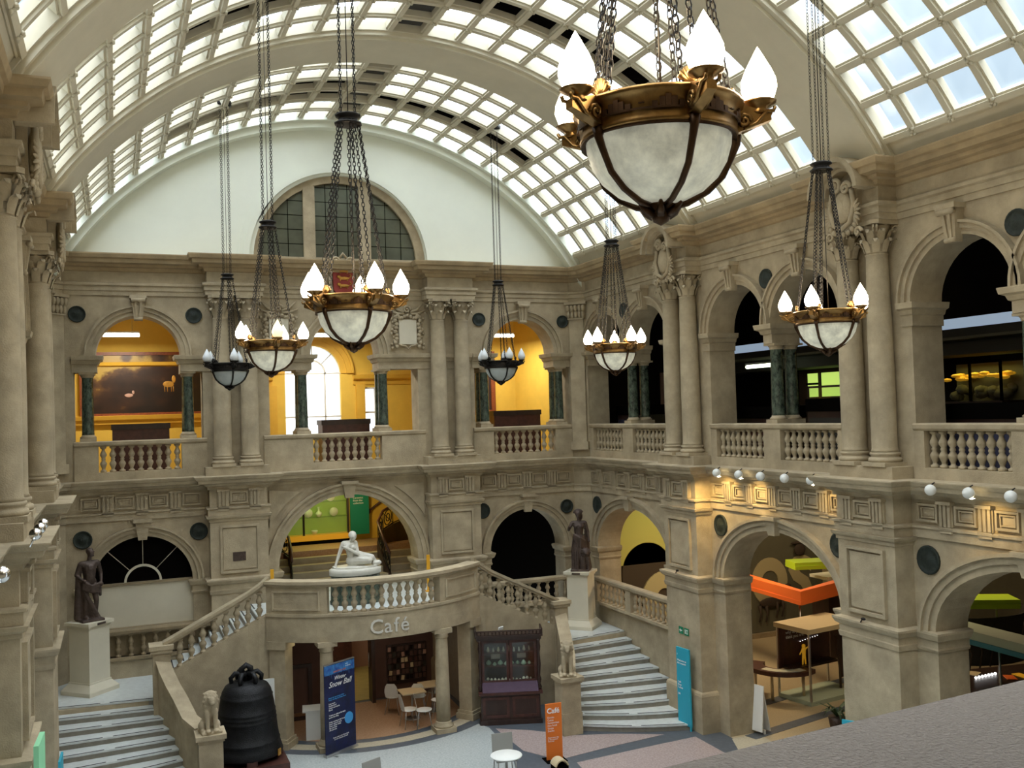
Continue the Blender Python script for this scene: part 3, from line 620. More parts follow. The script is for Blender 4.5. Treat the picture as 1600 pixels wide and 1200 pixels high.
# ---- upper back gallery, painted yellow
m = MB(); m.box(-8.6, 8.6, 4.5, 4.8, 6.4, 7.6)
wallseg(m, -8.6, -2.1, 7.6, 12.6, [], 4.5, 4.8); wallseg(m, 2.1, 8.6, 7.6, 12.6, [], 4.5, 4.8)
wallseg(m, -1.35, 1.3, 7.6, 12.6, [(-.1, .93, 9.7, .93)], 4.5, 4.8); 
m.box(-2.1, -1.95, 4.5, 4.8, 7.6, 9.2); m.box(1.3, 1.4, 4.5, 4.8, 7.6, 9.2); m.box(2.04, 2.1, 4.5, 4.8, 7.6, 9.2); m.box(-2.1, -1.35, 4.5, 4.8, 9.2, 12.6); m.box(1.3, 2.1, 4.5, 4.8, 9.2, 12.6)
yg = struct('wall_yellow_gallery', m, 'yellow_wall', FB[0])
MB().box(-3.5, -3.36, TH, 4.5, 6.7, 12.6).build('partition', 'yellow_wall', yg); MB().box(3.4, 3.54, TH, 4.5, 6.7, 12.6).build('partition', 'yellow_wall', yg)
MB().box(-8.7, -8.5, TH, 4.5, 6.7, 12.6).build('end_wall', 'yellow_wall', yg); MB().prism([(7.2, 4.6), (7.7, 2.4), (8.3, .7), (8.6, .7), (8.6, 4.6)], 6.7, 12.6).build('end_wall', 'yellow_wall', yg)
MB().box(-8.6, 8.6, .74, 4.8, 12.2, 12.5).build('gallery_ceiling', 'yellow_wall', yg)
struct('floor_upper_back', MB().box(-8.6, 8.6, .1, 4.8, 6.3, 6.68), 'stone_dark', FB[0])
q = MB(); archivolt(q, -.1, 9.7, .95, .95, .42, 4.5); q.build('window_moulding', 'yellow_trim', yg)
for a, b in ((-7.9, -3.5), (1.25, 3.4), (-3.36, -1.45)):
    MB().mould([(0,9.9),(.05,9.9),(.08,9.98),(.2,10.02),(.24,10.12),(0,10.14)] if a < -4 else [(0,9.3),(.04,9.3),(.06,9.45),(.18,9.5),(.22,9.62),(0,9.64)], [(a, -4.5), (b, -4.5)]).build('picture_rail', 'yellow_trim', yg)
MB().mould([(0,8.2),(.12,8.2),(.14,8.3),(.2,8.34),(.24,8.46),(0,8.48)], [(-8.5, -4.5), (-3.5, -4.5)]).build('ledge', 'yellow_trim', yg)
for a in (-1.62, 1.33+.0): MB().box(a, a+.3, 4.36, 4.5, 7.6, 9.3).build('pilaster', 'yellow_trim', yg)
wn = struct('window_6', MB().box(-1.06, .86, 4.55, 4.6, 7.58, 7.66), 'grey_letter', FB[0])
for x in (-.55, .3): MB().box(x-.025, x+.025, 4.52, 4.6, 7.6, 9.7).build('glazing_bar', 'grey_letter', wn)
MB().ring(.40, .46, 4.52, 4.6, 0, pi, 16, (-.12, 9.7)).build('glazing_bar', 'grey_letter', wn)
for z in (8.25, 9.7): MB().box(-1.03, .83, 4.52, 4.6, z-.025, z+.025).build('glazing_bar', 'grey_letter', wn)
for a in (45, 90, 135): MB().tube([(-.12+.45*cos(R(a)), 4.56, 9.7+.45*sin(R(a))), (-.12+.93*cos(R(a)), 4.56, 9.7+.93*sin(R(a)))], .025, 4).build('glazing_bar', 'grey_letter', wn)
MB().ring(.01, .93, 4.62, 4.64, 0, pi, 20, (-.1, 9.7)).box(-1.03, .83, 4.62, 4.64, 7.6, 9.7).build('pane', 'window_glass', wn)
for k, (a, b) in enumerate(((1.4, 2.04), (-1.95, -1.35))):
    ws = struct('window_%d' % (7+k), MB().frame(a, b, 7.6, 9.2, .05, 4.5, 4.6), 'grey_letter', FB[0])
    MB().box(a, b, 4.52, 4.6, 8.32, 8.38).build('glazing_bar', 'grey_letter', ws); MB().box(a, b, 4.62, 4.64, 7.6, 9.2).build('pane', 'window_glass', ws)
t = thing('painting', 'large dark wooded landscape painting glowing in the left yellow arch', 'painting', (-5.3, 32.44, 9.44))
MB().box(-1.85, 1.85, -.04, 0, -.9, .9).build('canvas', 'landscape', t); MB().frame(-1.95, 1.95, -1.0, 1.0, .1, -.08, 0).build('frame', 'wood_red_frame', t)
q = MB(); q.ell((.62, -.045, -.02), (.17, .008, .10), 12, 6); q.ell((.78, -.045, .14), (.06, .008, .12), 10, 6)
for x in (.5, .58, .70, .76): q.tube([(x, -.045, -.08), (x+.01, -.045, -.26)], .014, 4)
q.build('painted_figure', 'gilt', t); q = MB(); q.ell((-.55, -.045, -.35), (.13, .008, .06), 10, 6); q.ell((-.42, -.045, -.26), (.04, .008, .06), 8, 5); q.build('painted_figure', 'pink_wall', t)
t = thing('framed_picture', 'tall dark picture in an ornate reddish frame seen edge-on on the yellow side wall', 'painting', (3.39, 31.0, 9.2))
MB().frame(-.75, .75, -1.0, 1.05, .18, -.12, 0).build('frame', 'wood_red_frame', t); MB().box(-.6, .6, -.04, -.01, -.85, .9).build('canvas', 'dark_wood', t); t.rotation_euler = (0, 0, -pi/2)
t = thing('framed_picture', 'dark picture in a red-brown frame behind the unlit chandelier in the right yellow arch', 'painting', (5.75, 32.4, 9.35))
MB().frame(-1.0, .62, -1.2, 1.05, .16, -.1, 0).build('frame', 'wood_red_frame', t); MB().box(-.9, .5, -.04, -.01, -1.1, .95).build('canvas', 'dark_wood', t)
for (x, nm) in ((-6.05, 'left yellow arch'), (-.02, 'middle arch beneath the coat of arms'), (5.93, 'far right yellow arch')):
    t = thing('tube_lamp', 'glowing white tube lamp hanging in the '+nm, 'lamp', (x, 30.6, 10.82))
    MB().tube([(-.5, 0, 0), (.5, 0, 0)], .05, 8).build('tube', 'tube', t); MB().box(-.5, .5, -.04, .04, .06, .1).build('housing', 'white', t)
    for k in (-.3, .3): MB().tube([(k, 0, .1), (k, 0, 1.38)], .006, 4).build('rod', 'steel', t)
    area('tube_light', (x, 30.6, 10.72), 1.2, 135, (1, .95, .82), sy=.2)
def showbox(F, u0, u1, w0, w1, z1, label, m='red_wood', panel='red_wood', z0=6.68):
    t = thing('display_box', label, 'display case', wp(F, (u0+u1)/2, -w0, z0), F[1]); h = (u1-u0)/2
    MB().box(-h, h, 0, w1-w0, 0, z1-z0-.08).build('body', m, t); MB().box(-h-.03, h+.03, -.03, w1-w0+.03, z1-z0-.16, z1-z0).build('top', 'dark_wood', t)
    MB().box(-h+.1, h-.1, -.02, 0, .1, z1-z0-.45).build('front_panel', panel, t); return t
showbox(FB, -6.34, -4.82, 1.5, 2.2, 8.2, 'dark brown box case behind the balusters of the left yellow arch')
showbox(FB, -.42, 1.05, 1.5, 2.2, 8.14, 'dark brown box case in front of the bright arched window')
showbox(FB, 5.2, 6.85, 1.5, 2.2, 8.26, 'dark brown box case in the far right yellow arch')
# ---- stair hall through the middle arch
m = MB().box(-3.6, 3.6, 4.6, 4.8, 2.9, 6.4).box(-3.6, -3.4, TH, 4.8, 2.9, 6.4).box(3.4, 3.6, TH, 4.8, 2.9, 6.4)
sh_ = struct('wall_stair_hall', m, 'yellow_wall', FB[0]); MB().box(-3.6, 3.6, TH, 4.8, 6.2, 6.35).build('hall_ceiling', 'stone_dark', sh_)
st = thing('hall_stair', 'flight of grey steps behind the white marble figure, through the middle arch', 'staircase', (0, 28.6, 2.95))
for k in range(5): MB().box(-3.4, 3.4, .9+.3*k, 4.0, .2+.18*k-(.18 if k else 0), .38+.18*k).build('step', 'stone_base' if k < 4 else 'tan_floor', st)
struct('floor_landing', MB().box(-3.4, 3.4, -.1, 1.0, 2.7, 3.15), 'marble_step', (0, 28.6, 0))
t = thing('display_cabinet', 'lit green showcase of pale china behind the steps in the middle arch', 'display case', (-.5, 32.15, 4.05))
MB().box(-1.6, 1.42, 0, .42, .0, .12).build('plinth', 'black', t); MB().box(-1.6, 1.42, -.02, .42, .12, .3).build('base', 'amber', t)
MB().box(-1.6, 1.42, .38, .42, .3, 2.15).build('back_panel', 'case_green', t)
for x in (-1.6, -.12, 1.36): MB().box(x, x+.06, -.02, .06, .3, 2.15).build('post', 'dark_wood', t)
for z in (.85, 1.35): MB().box(-1.55, 1.38, .08, .38, z, z+.02).build('shelf', 'case_glass', t)
MB().box(-1.6, 1.42, -.02, 0, .3, 2.15).build('pane', 'case_glass', t)
area('case_light', (-.5, 32.1, 6.1), .3, 22, (.75, 1, .35), sy=2.6)
china = []
for i, (x, z, kind) in enumerate([(.1, .87, 'p'), (.45, .87, 'v'), (.95, .87, 'p'), (-.6, .87, 'b'), (-1.1, .87, 'b'), (.2, 1.37, 'b'), (.5, 1.37, 'b'), (.85, 1.37, 'p'), (-.5, 1.37, 'b'), (-1.0, 1.37, 'v'), (.3, .32, 'b'), (-.7, .32, 'b')]):
    if kind == 'p':
        t0 = MB().lathe([(0, 0), (.09, .0), (.145, .02), (.145, .03), (0, .015)], 16); q = MB().add([(v[0], -v[2], v[1]+.145) for v in t0.v], t0.f, True); nm = 'plate'
    elif kind == 'v': q = MB().lathe([(.05, 0), (.11, .08), (.1, .14), (.03, .2), (.03, .3), (.05, .33)], 12); nm = 'vase'
    else: q = MB().lathe([(.05, 0), (.09, .04), (.11, .11), (.1, .11), (0, .04)], 12); nm = 'bowl'
    lab = {'plate': 'round china plate standing in the lit green showcase', 'vase': 'slim-necked china vase in the lit green showcase', 'bowl': 'small china bowl in the lit green showcase'}[nm]
    tag(q.build('china_'+nm, 'china', None, (x-.5, 32.36, 4.05+z)), lab, nm, 'china in the green showcase: '+nm+'s')
t = thing('information_panel', 'dark green text panel right of the lit green showcase', 'panel', (1.3, 32.3, 4.25)); MB().box(-.3, .34, 0, .06, 0, 1.9).build('board', 'green_panel', t)
text('lettering', 'Ceramics\nfrom the\ncollection', .09, .003, 'white_text', t, (-.2, -.01, 1.2), (pi/2, 0, 0))
def ribbon(pts, t, zlo, zhi, n0=None):      # thickened wall / rail along a plan path pts=[(x,y,z)]; zlo/zhi offsets or absolute when a float in a 1-tuple
    m = MB(); k = len(pts); vs = []
    for i, p in enumerate(pts):
        a = Vector(pts[max(0, i-1)][:2]); b = Vector(pts[min(k-1, i+1)][:2]); d = (b-a).normalized(); nx, ny = -d.y*t/2, d.x*t/2
        lo = zlo[0] if isinstance(zlo, tuple) else p[2]+zlo; hi = zhi[0] if isinstance(zhi, tuple) else p[2]+zhi
        vs += [(p[0]+nx, p[1]+ny, lo), (p[0]-nx, p[1]-ny, lo), (p[0]-nx, p[1]-ny, hi), (p[0]+nx, p[1]+ny, hi)]
    fs = []
    for i in range(k-1):
        for q in range(4): fs.append((4*i+q, 4*i+(q+1) % 4, 4*i+4+(q+1) % 4, 4*i+4+q))
    fs += [(3, 2, 1, 0), (4*k-4, 4*k-3, 4*k-2, 4*k-1)]
    return m.add(vs, fs)
# curved iron stair rail on either side of the steps
for s, lab in ((1, 'curved dark stair rail with scrolled iron panels right of the marble figure'), (-1, 'dark stair rail with iron scrolls at the left edge of the middle arch')):
    t = thing('stair_rail', lab, 'railing', (0, 0, 3.15)); pp = [(1.57,29.45,.78),(1.47,29.8,1.22),(1.45,30.4,1.68),(1.78,31,1.95),(2.19,31.3,2.1),(2.9,31.5,2.3)] if s > 0 else [(-1.45,29.45,.78),(-1.38,29.9,1.05),(-1.36,30.5,1.4),(-1.6,31,1.6),(-2.3,31.3,1.7)]
    MB().tube(pp, .045, 8).build('handrail', 'red_wood', t)
    ribbon(pp, .08, (.0,), -.62).build('stringer', 'dark_wood', t)
    ir = MB()
    for i in range(len(pp)-1):
        a = Vector(pp[i]); b = Vector(pp[i+1]); mid = (a+b)/2; L = (b-a).length
        d = (b-a).normalized(); upv = Vector((0, 0, 1))
        for dz, sc in ((-.3, .24), (-.3, .12)):
            ir.tube([mid+Vector((0, 0, dz))+d*(sc*cos(q/12*2.0*pi)*min(1, L*1.6))+upv*(sc*sin(q/12*2.0*pi)) for q in range(12)], .018, 4, True)
        ir.tube([a, a-Vector((0, 0, .62))], .016, 4); ir.tube([a-Vector((0,0,.58)), b-Vector((0,0,.58))], .02, 4); ir.tube([a-Vector((0,0,.06)), b-Vector((0,0,.58))], .014, 4)
    ir.build('iron_scrollwork', 'iron', t)
if 1:
    t = thing('wall_handrail', 'brown wooden handrail rising along the yellow wall above the green panel', 'railing', (0, 32.5, 0)); MB().tube([(1.7, 0, 5.0), (2.3, 0, 5.42), (3.1, 0, 5.9)], .04, 8).build('rail', 'red_wood', t); MB().ell((1.68, 0, 4.98), .09, 10, 8).build('scroll_end', 'red_wood', t)
point('stair_hall_light', (.6, 30.5, 5.7), 60, (1, .78, .35), .2)
# ---- dark rooms behind the lower side arches of the back wall
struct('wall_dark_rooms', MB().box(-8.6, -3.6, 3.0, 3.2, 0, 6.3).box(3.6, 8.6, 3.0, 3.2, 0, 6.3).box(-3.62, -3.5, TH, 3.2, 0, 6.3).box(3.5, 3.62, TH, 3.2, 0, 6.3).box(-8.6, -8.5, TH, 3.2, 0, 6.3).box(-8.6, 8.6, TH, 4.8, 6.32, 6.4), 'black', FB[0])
# ---- café under the landing
m = MB().box(-2.9, -.62, -.15, 0, 0, 2.75).box(.45, 2.9, -.15, 0, 0, 2.75).box(-.62, .45, -.15, 0, 2.3, 2.75)
cw = struct('wall_cafe', m, 'cafe_wall', FB[0])
MB().box(-3, 3, 3.6, 3.7, 0, 2.8).box(-1.3, -1.2, 0, 3.6, 0, 2.8).box(1.4, 1.5, 0, 3.6, 0, 2.8).build('corridor_wall', 'pink_wall', cw)
MB().box(-1.2, 1.4, 0, 3.6, 2.75, 2.85).build('corridor_ceiling', 'cafe_wall', cw)
MB().box(-.3, .62, 2.9, 2.98, 0, 2.2).build('corridor_door', 'red_wood', cw)
struct('floor_corridor', MB().box(-1.2, 1.4, -.1, 3.6, -.1, .012), 'yellow_tile', FB[0])
area('corridor_light', (.1, 29.6, 2.7), .8, 26, (1, .85, .55))
MB().box(.42, .52, -.55, -.15, 0, 2.3).build('door_leaf', 'dark_wood', cw); MB().tube([(.38, -.35, 1.0), (.38, -.35, 1.4)], .02, 6).build('door_handle', 'steel', cw)
t = thing('leaflet_rack', 'wall rack crowded with small leaflets behind the café tables', 'rack', (1.55, 27.8, .35))
MB().box(-.6, .6, 0, .05, 0, 1.15).build('board', 'dark_wood', t)
lm = MB().box(-.045, .045, -.03, -.015, 0, .13); lms = [lm.mesh('leaflet', k_) for k_ in ('dark_room', 'cafe_wall', 'red_wood', 'pink_wall', 'dark_wood', 'cafe_wall', 'cardboard', 'dark_panel')]
for j in range(6):
    MB().box(-.58, .58, -.05, 0, .1+j*.17, .12+j*.17).build('shelf', 'dark_wood', t)
    for i in range(9): inst('leaflet', random.choice(lms), t, (-.52+i*.13+random.uniform(-.02, .02), -.01-.02*random.random(), .12+j*.17), rot=(0, random.uniform(-.15, .15), 0))
t = thing('picture_frame', 'tall empty dark frame leaning behind the left café column', 'frame', (-1.75, 26.9, 0)); MB().frame(-.35, .35, 0, 1.5, .1, -.05, .02).build('frame', 'dark_wood', t); MB().box(-.25, .25, -.01, .01, .2, 1.4).build('panel', 'cafe_wall', t)
t = thing('white_cabinet', 'small white box cabinet between the left café columns', 'cabinet', (-1.66, 25.3, 0), R(-10)); MB().box(-.2, .2, -.25, .25, 0, .72).build('body', 'white', t); MB().box(-.28, .28, -.28, .28, .72, .76).build('top', 'white', t)
cp = [(3.9*cos(R(a)), 27.85+3.9*sin(R(a)), 0) for a in [225.2+89.6*i/32 for i in range(33)]]
bal = thing('balcony', 'curved stone balcony over the café entrance, lettered Café', 'balcony', (0, 0, 0))
ribbon(cp, .30, (2.65,), (3.32,)).build('fascia', 'stone', bal)
ribbon(cp, .36, (3.28,), (3.35,)).build('base_course', 'stone', bal); ribbon(cp, .34, (4.02,), (4.08,)).build('handrail', 'stone', bal); ribbon(cp, .42, (4.08,), (4.16,)).build('handrail', 'stone', bal)
floor_poly = [(x*.98, 27.85+(y-27.85)*.98) for x, y, z in cp]+[(2.75, 28.0), (-2.75, 28.0)]
MB().prism(floor_poly, 2.7, 3.15).build('landing_slab', 'marble_step', bal)
for a0, a1 in ((225.2, 248.5), (291, 314.8)):
    dp = [(3.9*cos(R(a)), 27.85+3.9*sin(R(a)), 0) for a in [a0+(a1-a0)*i/8 for i in range(9)]]; ribbon(dp, .26, (3.3,), (4.05,)).build('die', 'stone', bal)
    fp = [(4.04*cos(R(a)), 27.85+4.04*sin(R(a)), 0) for a in [a0+3+(a1-a0-6)*i/8 for i in range(9)]]
    q = ribbon(fp, .04, (3.44,), (3.48,)); q2 = ribbon(fp, .04, (3.88,), (3.92,)); q.add(q2.v, q2.f); q2 = ribbon(fp[:2], .04, (3.48,), (3.88,)); 
    for e in (0, -1): q.cbox((fp[e][0], fp[e][1], 3.68), (.05, .05, .48))
    q.build('sunk_panel', 'stone', bal)
for i in range(12):
    a = R(249.5+40.5*(i+.5)/12); inst('baluster', bal_mesh(.68), bal, (3.9*cos(a), 27.85+3.9*sin(a), 3.35))
    
cl = 'Café'
for ch, th in (('C', -7.0), ('a', -1.9), ('f', 1.7), ('é', 4.1)):
    a = R(270+th); x, y = 4.07*cos(a), 27.85+4.07*sin(a); text('letter', ch, .50, .015, 'grey_letter', bal, (x, y, 2.80), (pi/2, 0, a+pi/2), bold=.002)
for k, (x, y) in enumerate(((-1.5, 24.25), (1.5, 24.25))):
    t = thing('cafe_column', ('left', 'right')[k]+' round stone column carrying the café balcony', 'column', (x, y, 0), 0)
    MB().box(-.27, .27, -.27, .27, 0, .12).build('plinth', 'stone', t); MB().lathe([(.25,.12),(.26,.17),(.2,.2),(.21,.25),(.19,.27)], 18).build('base', 'stone', t)
    MB().lathe([(.185,.27),(.185,.9),(.16,2.4),(.16,2.45)], 18).build('shaft', 'stone', t); MB().lathe([(.17,2.4),(.19,2.43),(.17,2.46),(.22,2.54)], 18).box(-.24,.24,-.2,.24,2.54,2.66).build('capital', 'stone', t)
q = MB()
for s in (-1, 1):
    q = MB(); a = s*.62
    for z0, z1, g in ((0, .16, .07), (.16, .24, .04), (.24, 2.46, 0), (2.46, 2.66, .05)): q.cbox((s*2.5, 24.98, (z0+z1)/2), (.42+g*2, .42+g*2, z1-z0), a)
    o = q.build('cafe_pilaster', 'stone'); tag(o, ('right' if s > 0 else 'left')+'most square stone pilaster of the café entrance', 'pilaster')
area('cafe_light', (.6, 25.6, 2.6), 1.2, 12, (1, .72, .45))
t = thing('recessed_lamp', 'small glowing ceiling lamp above the left café opening', 'lamp', (-1.98, 24.75, 2.63)); MB().lathe([(.05, 0), (.06, .02)], 10).build('lens', 'spot_glow', t)
# ---- right-hand ground gallery
m = MB().box(8.45, 21, 28.6, 28.8, 0, 6.3).box(20.8, 21, 6, 28.6, 0, 6.3).box(8.45, 21, 5.8, 6, 0, 6.3)
rg = struct('wall_gallery', m, 'olive'); MB().box(8.4, 21, 6, 28.6, 5.5, 5.7).build('gallery_ceiling', 'dark_room', rg)
MB().box(8.47, 12.4, 28.5, 28.6, 3.0, 5.5).build('painted_band', 'olive_yellow', rg)
struct('floor_gallery', MB().box(8.45, 21, 6, 28.6, -.2, .004).box(7.7, 8.5, 3, 28, -.2, .003), 'gallery_floor')
MB().box(8.5, 20.8, 28.45, 28.6, 0, .16).build('skirting', 'stone_dark', rg)
for y in (22.3, 24.0): MB().cbox((12.5, y-1.2, .008), (9, .35, .008), R(12)).build('floor_band', 'slate', rg)
for ch, x, z, sz in (('U', 11.5, 1.1, 2.25), ('R', 12.6, 1.1, 2.25), ('I', 13.85, 1.1, 2.25), ('S', 15.98, 1.1, 2.25), ('I', 17.4, 1.1, 2.25), ('T', 17.9, 1.1, 2.25)): text('mural_letter', ch, sz, .004, 'mural_letter', rg, (x, 28.58, z), (pi/2, 0, 0), bold=.09)
MB().ring(.36, .76, 28.56, 28.6, 0, 2*pi, 28, (15.15, 1.92), .38, .84).build('mural_letter', 'mural_letter', rg)
MB().ring(.01, .95, 28.5, 28.56, 0, pi, 24, (10.15, 2.75), .01, .95).box(9.2, 11.1, 28.5, 28.56, 1.6, 2.75).build('mural_shape', 'mural_brown', rg)
MB().ring(.28, .85, 28.44, 28.5, 0, 2*pi, 28, (10.75, 1.85)).build('mural_letter', 'mural_letter', rg)
q = MB()
for x, z in ((14.62, .62), (14.9, .6), (15.35, .7), (15.6, .72)): q.tube([(x, 28.5, z+.5), (x+.05, 28.5, z+.2), (x-.03, 28.5, z-.08)], [.07, .04, .03], 6)
q.ell((15.1, 28.5, 1.2), (.5, .05, .17)); q.tube([(15.5, 28.5, 1.3), (15.75, 28.5, 1.65)], [.1, .07], 6); q.ell((15.85, 28.5, 1.7), (.16, .05, .09)); q.build('mural_animal', 'mural_brown', rg)
q = MB(); q.ell((16.45, 28.5, 2.95), (.25, .05, .22)); q.ell((16.45, 28.5, 3.2), (.4, .04, .06)); q.build('mural_animal', 'mural_brown', rg)
def canopy(pts, z, th, wdt, m, side, label, posts=()):
    t = thing('canopy', label, 'canopy', (0, 0, z)); P = [(x, y, 0) for x, y in pts]
    ribbon(P, wdt, 0, th).build('top_board', m, t); ribbon(P, wdt+.04, -.12, 0).build('edge_board', side, t)
    for x, y in posts: MB().tube([(x, y, -z), (x, y, 0)], .03, 6).build('post', 'steel', t)
    return t
canopy([(12.5, 26.6), (12.2, 23.2), (15.2, 24.3)], 2.45, .28, .35, 'orange', 'orange', 'angled orange hanging canopy seen through the second lower arch', [(12.3, 23.4)])
canopy([(13.5, 25.3), (16.5, 24.4)], 3.1, .1, .8, 'lime', 'lime', 'lime green canopy above the orange one in the second lower arch', [(16, 24.6)])
canopy([(13.6, 18.9), (14.9, 18.2)], 3.0, .1, .8, 'lime', 'lime', 'rounded lime green canopy in the rightmost lower arch', [(14.5, 18.4)])
canopy([(12.6, 18.2), (12.45, 14.6)], 2.55, .2, .7, 'pale_teal', 'teal', 'pale canopy with a teal edge in the rightmost lower arch', [(12.5, 16.6)])
t = thing('display_case', 'tall glass case with a brown top and a small figure inside, below the orange canopy', 'display case', (11.9, 22.15, 0), R(8))
MB().box(-1.0, 1.0, -.6, .6, 0, .12).build('base', 'pale_teal', t); MB().box(-1.0, 1.0, .5, .56, .8, 1.95).build('back_panel', 'red_wood', t); MB().box(-1.05, 1.05, -.65, .65, 1.95, 2.08).build('top', 'cardboard', t)
MB().box(-.9, .9, .1, .6, .8, .86).build('shelf', 'dark_wood', t)
for x in (-.98, .98):
    for y in (-.58, .58): MB().box(x-.025, x+.025, y-.025, y+.025, .12, 1.95).build('post', 'steel', t)
text('lettering', 'why do you\nthink you are?', .13, .003, 'white_text', t, (-.75, .49, 1.72), (pi/2, 0, 0))
for i in range(8): MB().ell((-.2+i*.1, .48, 1.45+i*.01), .010, 6, 4).build('small_light', 'led', t)
q = MB(); q.ell((0, 0, .52), (.06, .05, .06)); q.cap((0, 0, .44), (0, 0, .24), .06, .05); q.cap((-.05, 0, .42), (-.14, 0, .3), .025, .02); q.cap((.05, 0, .42), (.12, -.05, .5), .025, .02); q.cap((-.03, 0, .24), (-.05, 0, .02), .03, .025); q.cap((.03, 0, .24), (.05, 0, .02), .03, .025)
tag(organic('figurine', q, 'amber', .015, None, (11.55, 22.35, .86)), 'small amber figure standing inside the tall glass case', 'figurine')
t = thing('curved_desk', 'curved dark-topped desk with a leaflet strip in front of the glass case', 'desk', (11.1, 22.75, 0))
ribbon([(.75*cos(R(a)), .75*sin(R(a)), 0) for a in range(120, 301, 15)], .45, (.72,), (.84,)).build('desktop', 'red_wood', t); ribbon([(.75*cos(R(a)), .75*sin(R(a)), 0) for a in range(190, 291, 15)], .25, (.84,), (.85,)).build('paper_strip', 'china', t)
for a in (150, 210, 280): MB().tube([(.75*cos(R(a)), .75*sin(R(a)), 0), (.75*cos(R(a)), .75*sin(R(a)), .72)], .04, 8).build('leg', 'cardboard', t)
t = thing('tilted_board', 'dark tilted display board standing beside the small amber figure', 'display board', (12.6, 22.0, .14), R(10)); MB().cbox((0, 0, .95), (.38, .06, 1.2), 0, 0, R(-8)).build('board', 'dark_wood', t); MB().cbox((0, .1, .4), (.05, .05, .8)).build('stand', 'dark_wood', t)
t = thing('back_showcase', 'small glass case with a cream lid above the orange canopy', 'display case', (15.5, 25.5, 0)); MB().box(-.7, .7, -.4, .4, 0, 2.0).build('body', 'dark_wood', t); MB().box(-.72, .72, -.42, .42, 2.0, 2.5).build('glazing', 'case_glass', t); MB().box(-.74, .74, -.44, .44, 2.5, 2.6).build('lid', 'china', t)
t = thing('display_table', 'dark display table with leaflets and a row of small lights in the rightmost lower arch', 'table', (14.8, 18.7, 0), R(-10)); MB().box(-1.6, 1.6, -.9, .9, .0, .86).build('body', 'red_wood', t); MB().box(-1.7, 1.7, -1, 1, .86, .92).build('top', 'dark_wood', t)
for i in range(7): MB().ell((-.55+i*.12, .15+i*.03, .95), .035, 8, 6).build('small_light', 'led', t)
for i, (x, y, mm) in enumerate(((-.7, .6, 'pink_wall'), (-.2, .6, 'cardboard'), (.3, -.1, 'orange'), (.7, -.1, 'amber'), (.7, -.6, 'olive_yellow'), (1.2, -.5, 'pale_teal'))):
    tag(MB().cbox((0, 0, 0), (.4, .25, .015), .5*i).build('leaflet', mm, None, (14.8+x, 18.7+y, .935)), ['pinkish leaflet lying at the back left of the dark display table', 'buff leaflet lying beside the pinkish one on the dark display table', 'orange leaflet on the dark display table near the small lights', 'amber leaflet right of the orange one on the display table', 'yellow-olive leaflet at the front of the dark display table', 'pale leaflet at the front right of the dark display table'][i], 'leaflet')
t = thing('floral_screen', 'curved dark screen painted with branches under the rightmost lime canopy', 'screen', (15.0, 19.5, 0)); ribbon([(1.6*cos(R(a))-.2, 1.2*sin(R(a)), 0) for a in range(190, 351, 16)], .05, (1.4,), (2.6,)).build('panel', 'dark_panel', t)
q = MB()
for i in range(9):
    x = -1.6+i*.35; y = -1.15; q.tube([(x, y-.03, 1.4), (x+.1, y-.05, 1.8), (x-.1+.1*(i % 3), y-.05, 2.1), (x+.25, y-.03, 2.5)], .02, 4)
q.build('branch', 'mural_brown', t)
for i, (x, y, p) in enumerate(((11.2, 25.0, 170), (12.5, 20.3, 55), (16.0, 26.5, 40), (15, 18.5, 30))): area('gallery_lamp', (x, y, 5.4), 1.0, p, (1, .74, .44))
spot('mural_light', (10.5, 26.3, 5.3), (10.3, 28.6, 3.6), 95, (1, .93, .45), 90)
# ---- right-hand upper gallery (dim, full of cases)
m = MB().box(14.6, 14.8, 6, 29.5, 6.4, 13).box(8.45, 14.8, 28.9, 29.1, 6.4, 13).box(8.45, 14.8, 5.8, 6, 6.4, 13)
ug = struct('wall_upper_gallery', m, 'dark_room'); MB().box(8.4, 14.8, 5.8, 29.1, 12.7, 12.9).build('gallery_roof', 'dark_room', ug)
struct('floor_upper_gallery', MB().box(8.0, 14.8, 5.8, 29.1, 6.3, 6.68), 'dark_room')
MB().box(11.7, 11.78, 7, 27.0, 9.82, 10.05).build('light_strip', 'cold_strip', ug); MB().box(11.6, 12.9, 7, 27, 9.2, 9.8).build('soffit', 'dark_panel', ug); MB().box(10.9, 11.6, 12, 27, 9.5, 9.56).build('lamp_shelf', 'olive', ug)
t = thing('tube_lamp', 'glowing greenish tube lamp under the shelf behind the middle bay of the right wall', 'lamp', (10.75, 22.8, 9.3), pi/2); MB().tube([(-.75, 0, 0), (.6, 0, 0)], .05, 8).build('tube', 'tube_green', t); MB().box(-.75, .6, -.05, .05, .05, .1).build('housing', 'white', t)
area('upper_tube', (10.75, 22.8, 9.2), 1.2, 10, (.85, 1, .6), sy=.2)
def case(y0, y1, z1, label, x0=8.95, bz='blue_baize', glass=None):
    t = thing('gallery_case', label, 'display case', (x0, (y0+y1)/2, 6.68)); h = abs(y1-y0)/2
    MB().box(0, .8, -h, h, .05, z1-6.68-.14).build('body', 'dark_wood', t); MB().box(-.03, .83, -h-.03, h+.03, z1-6.68-.3, z1-6.68).build('top', 'black', t); MB().box(-.015, 0, -h+.08, h-.08, .1, z1-6.68-.45).build('front_panel', bz, t)
    if glass:
        for yy in (-h, h-.04): MB().box(.0, .04, yy, yy+.04, z1-6.68, glass-6.68).build('post', 'dark_wood', t)
        MB().box(0, .04, -h, h, glass-6.68-.05, glass-6.68).build('rail', 'dark_wood', t); MB().box(.01, .02, -h, h, z1-6.68, glass-6.68).build('pane', 'case_glass', t)
case(26.0, 28.0, 8.3, 'blue-fronted dark case behind the balusters next to the back corner')
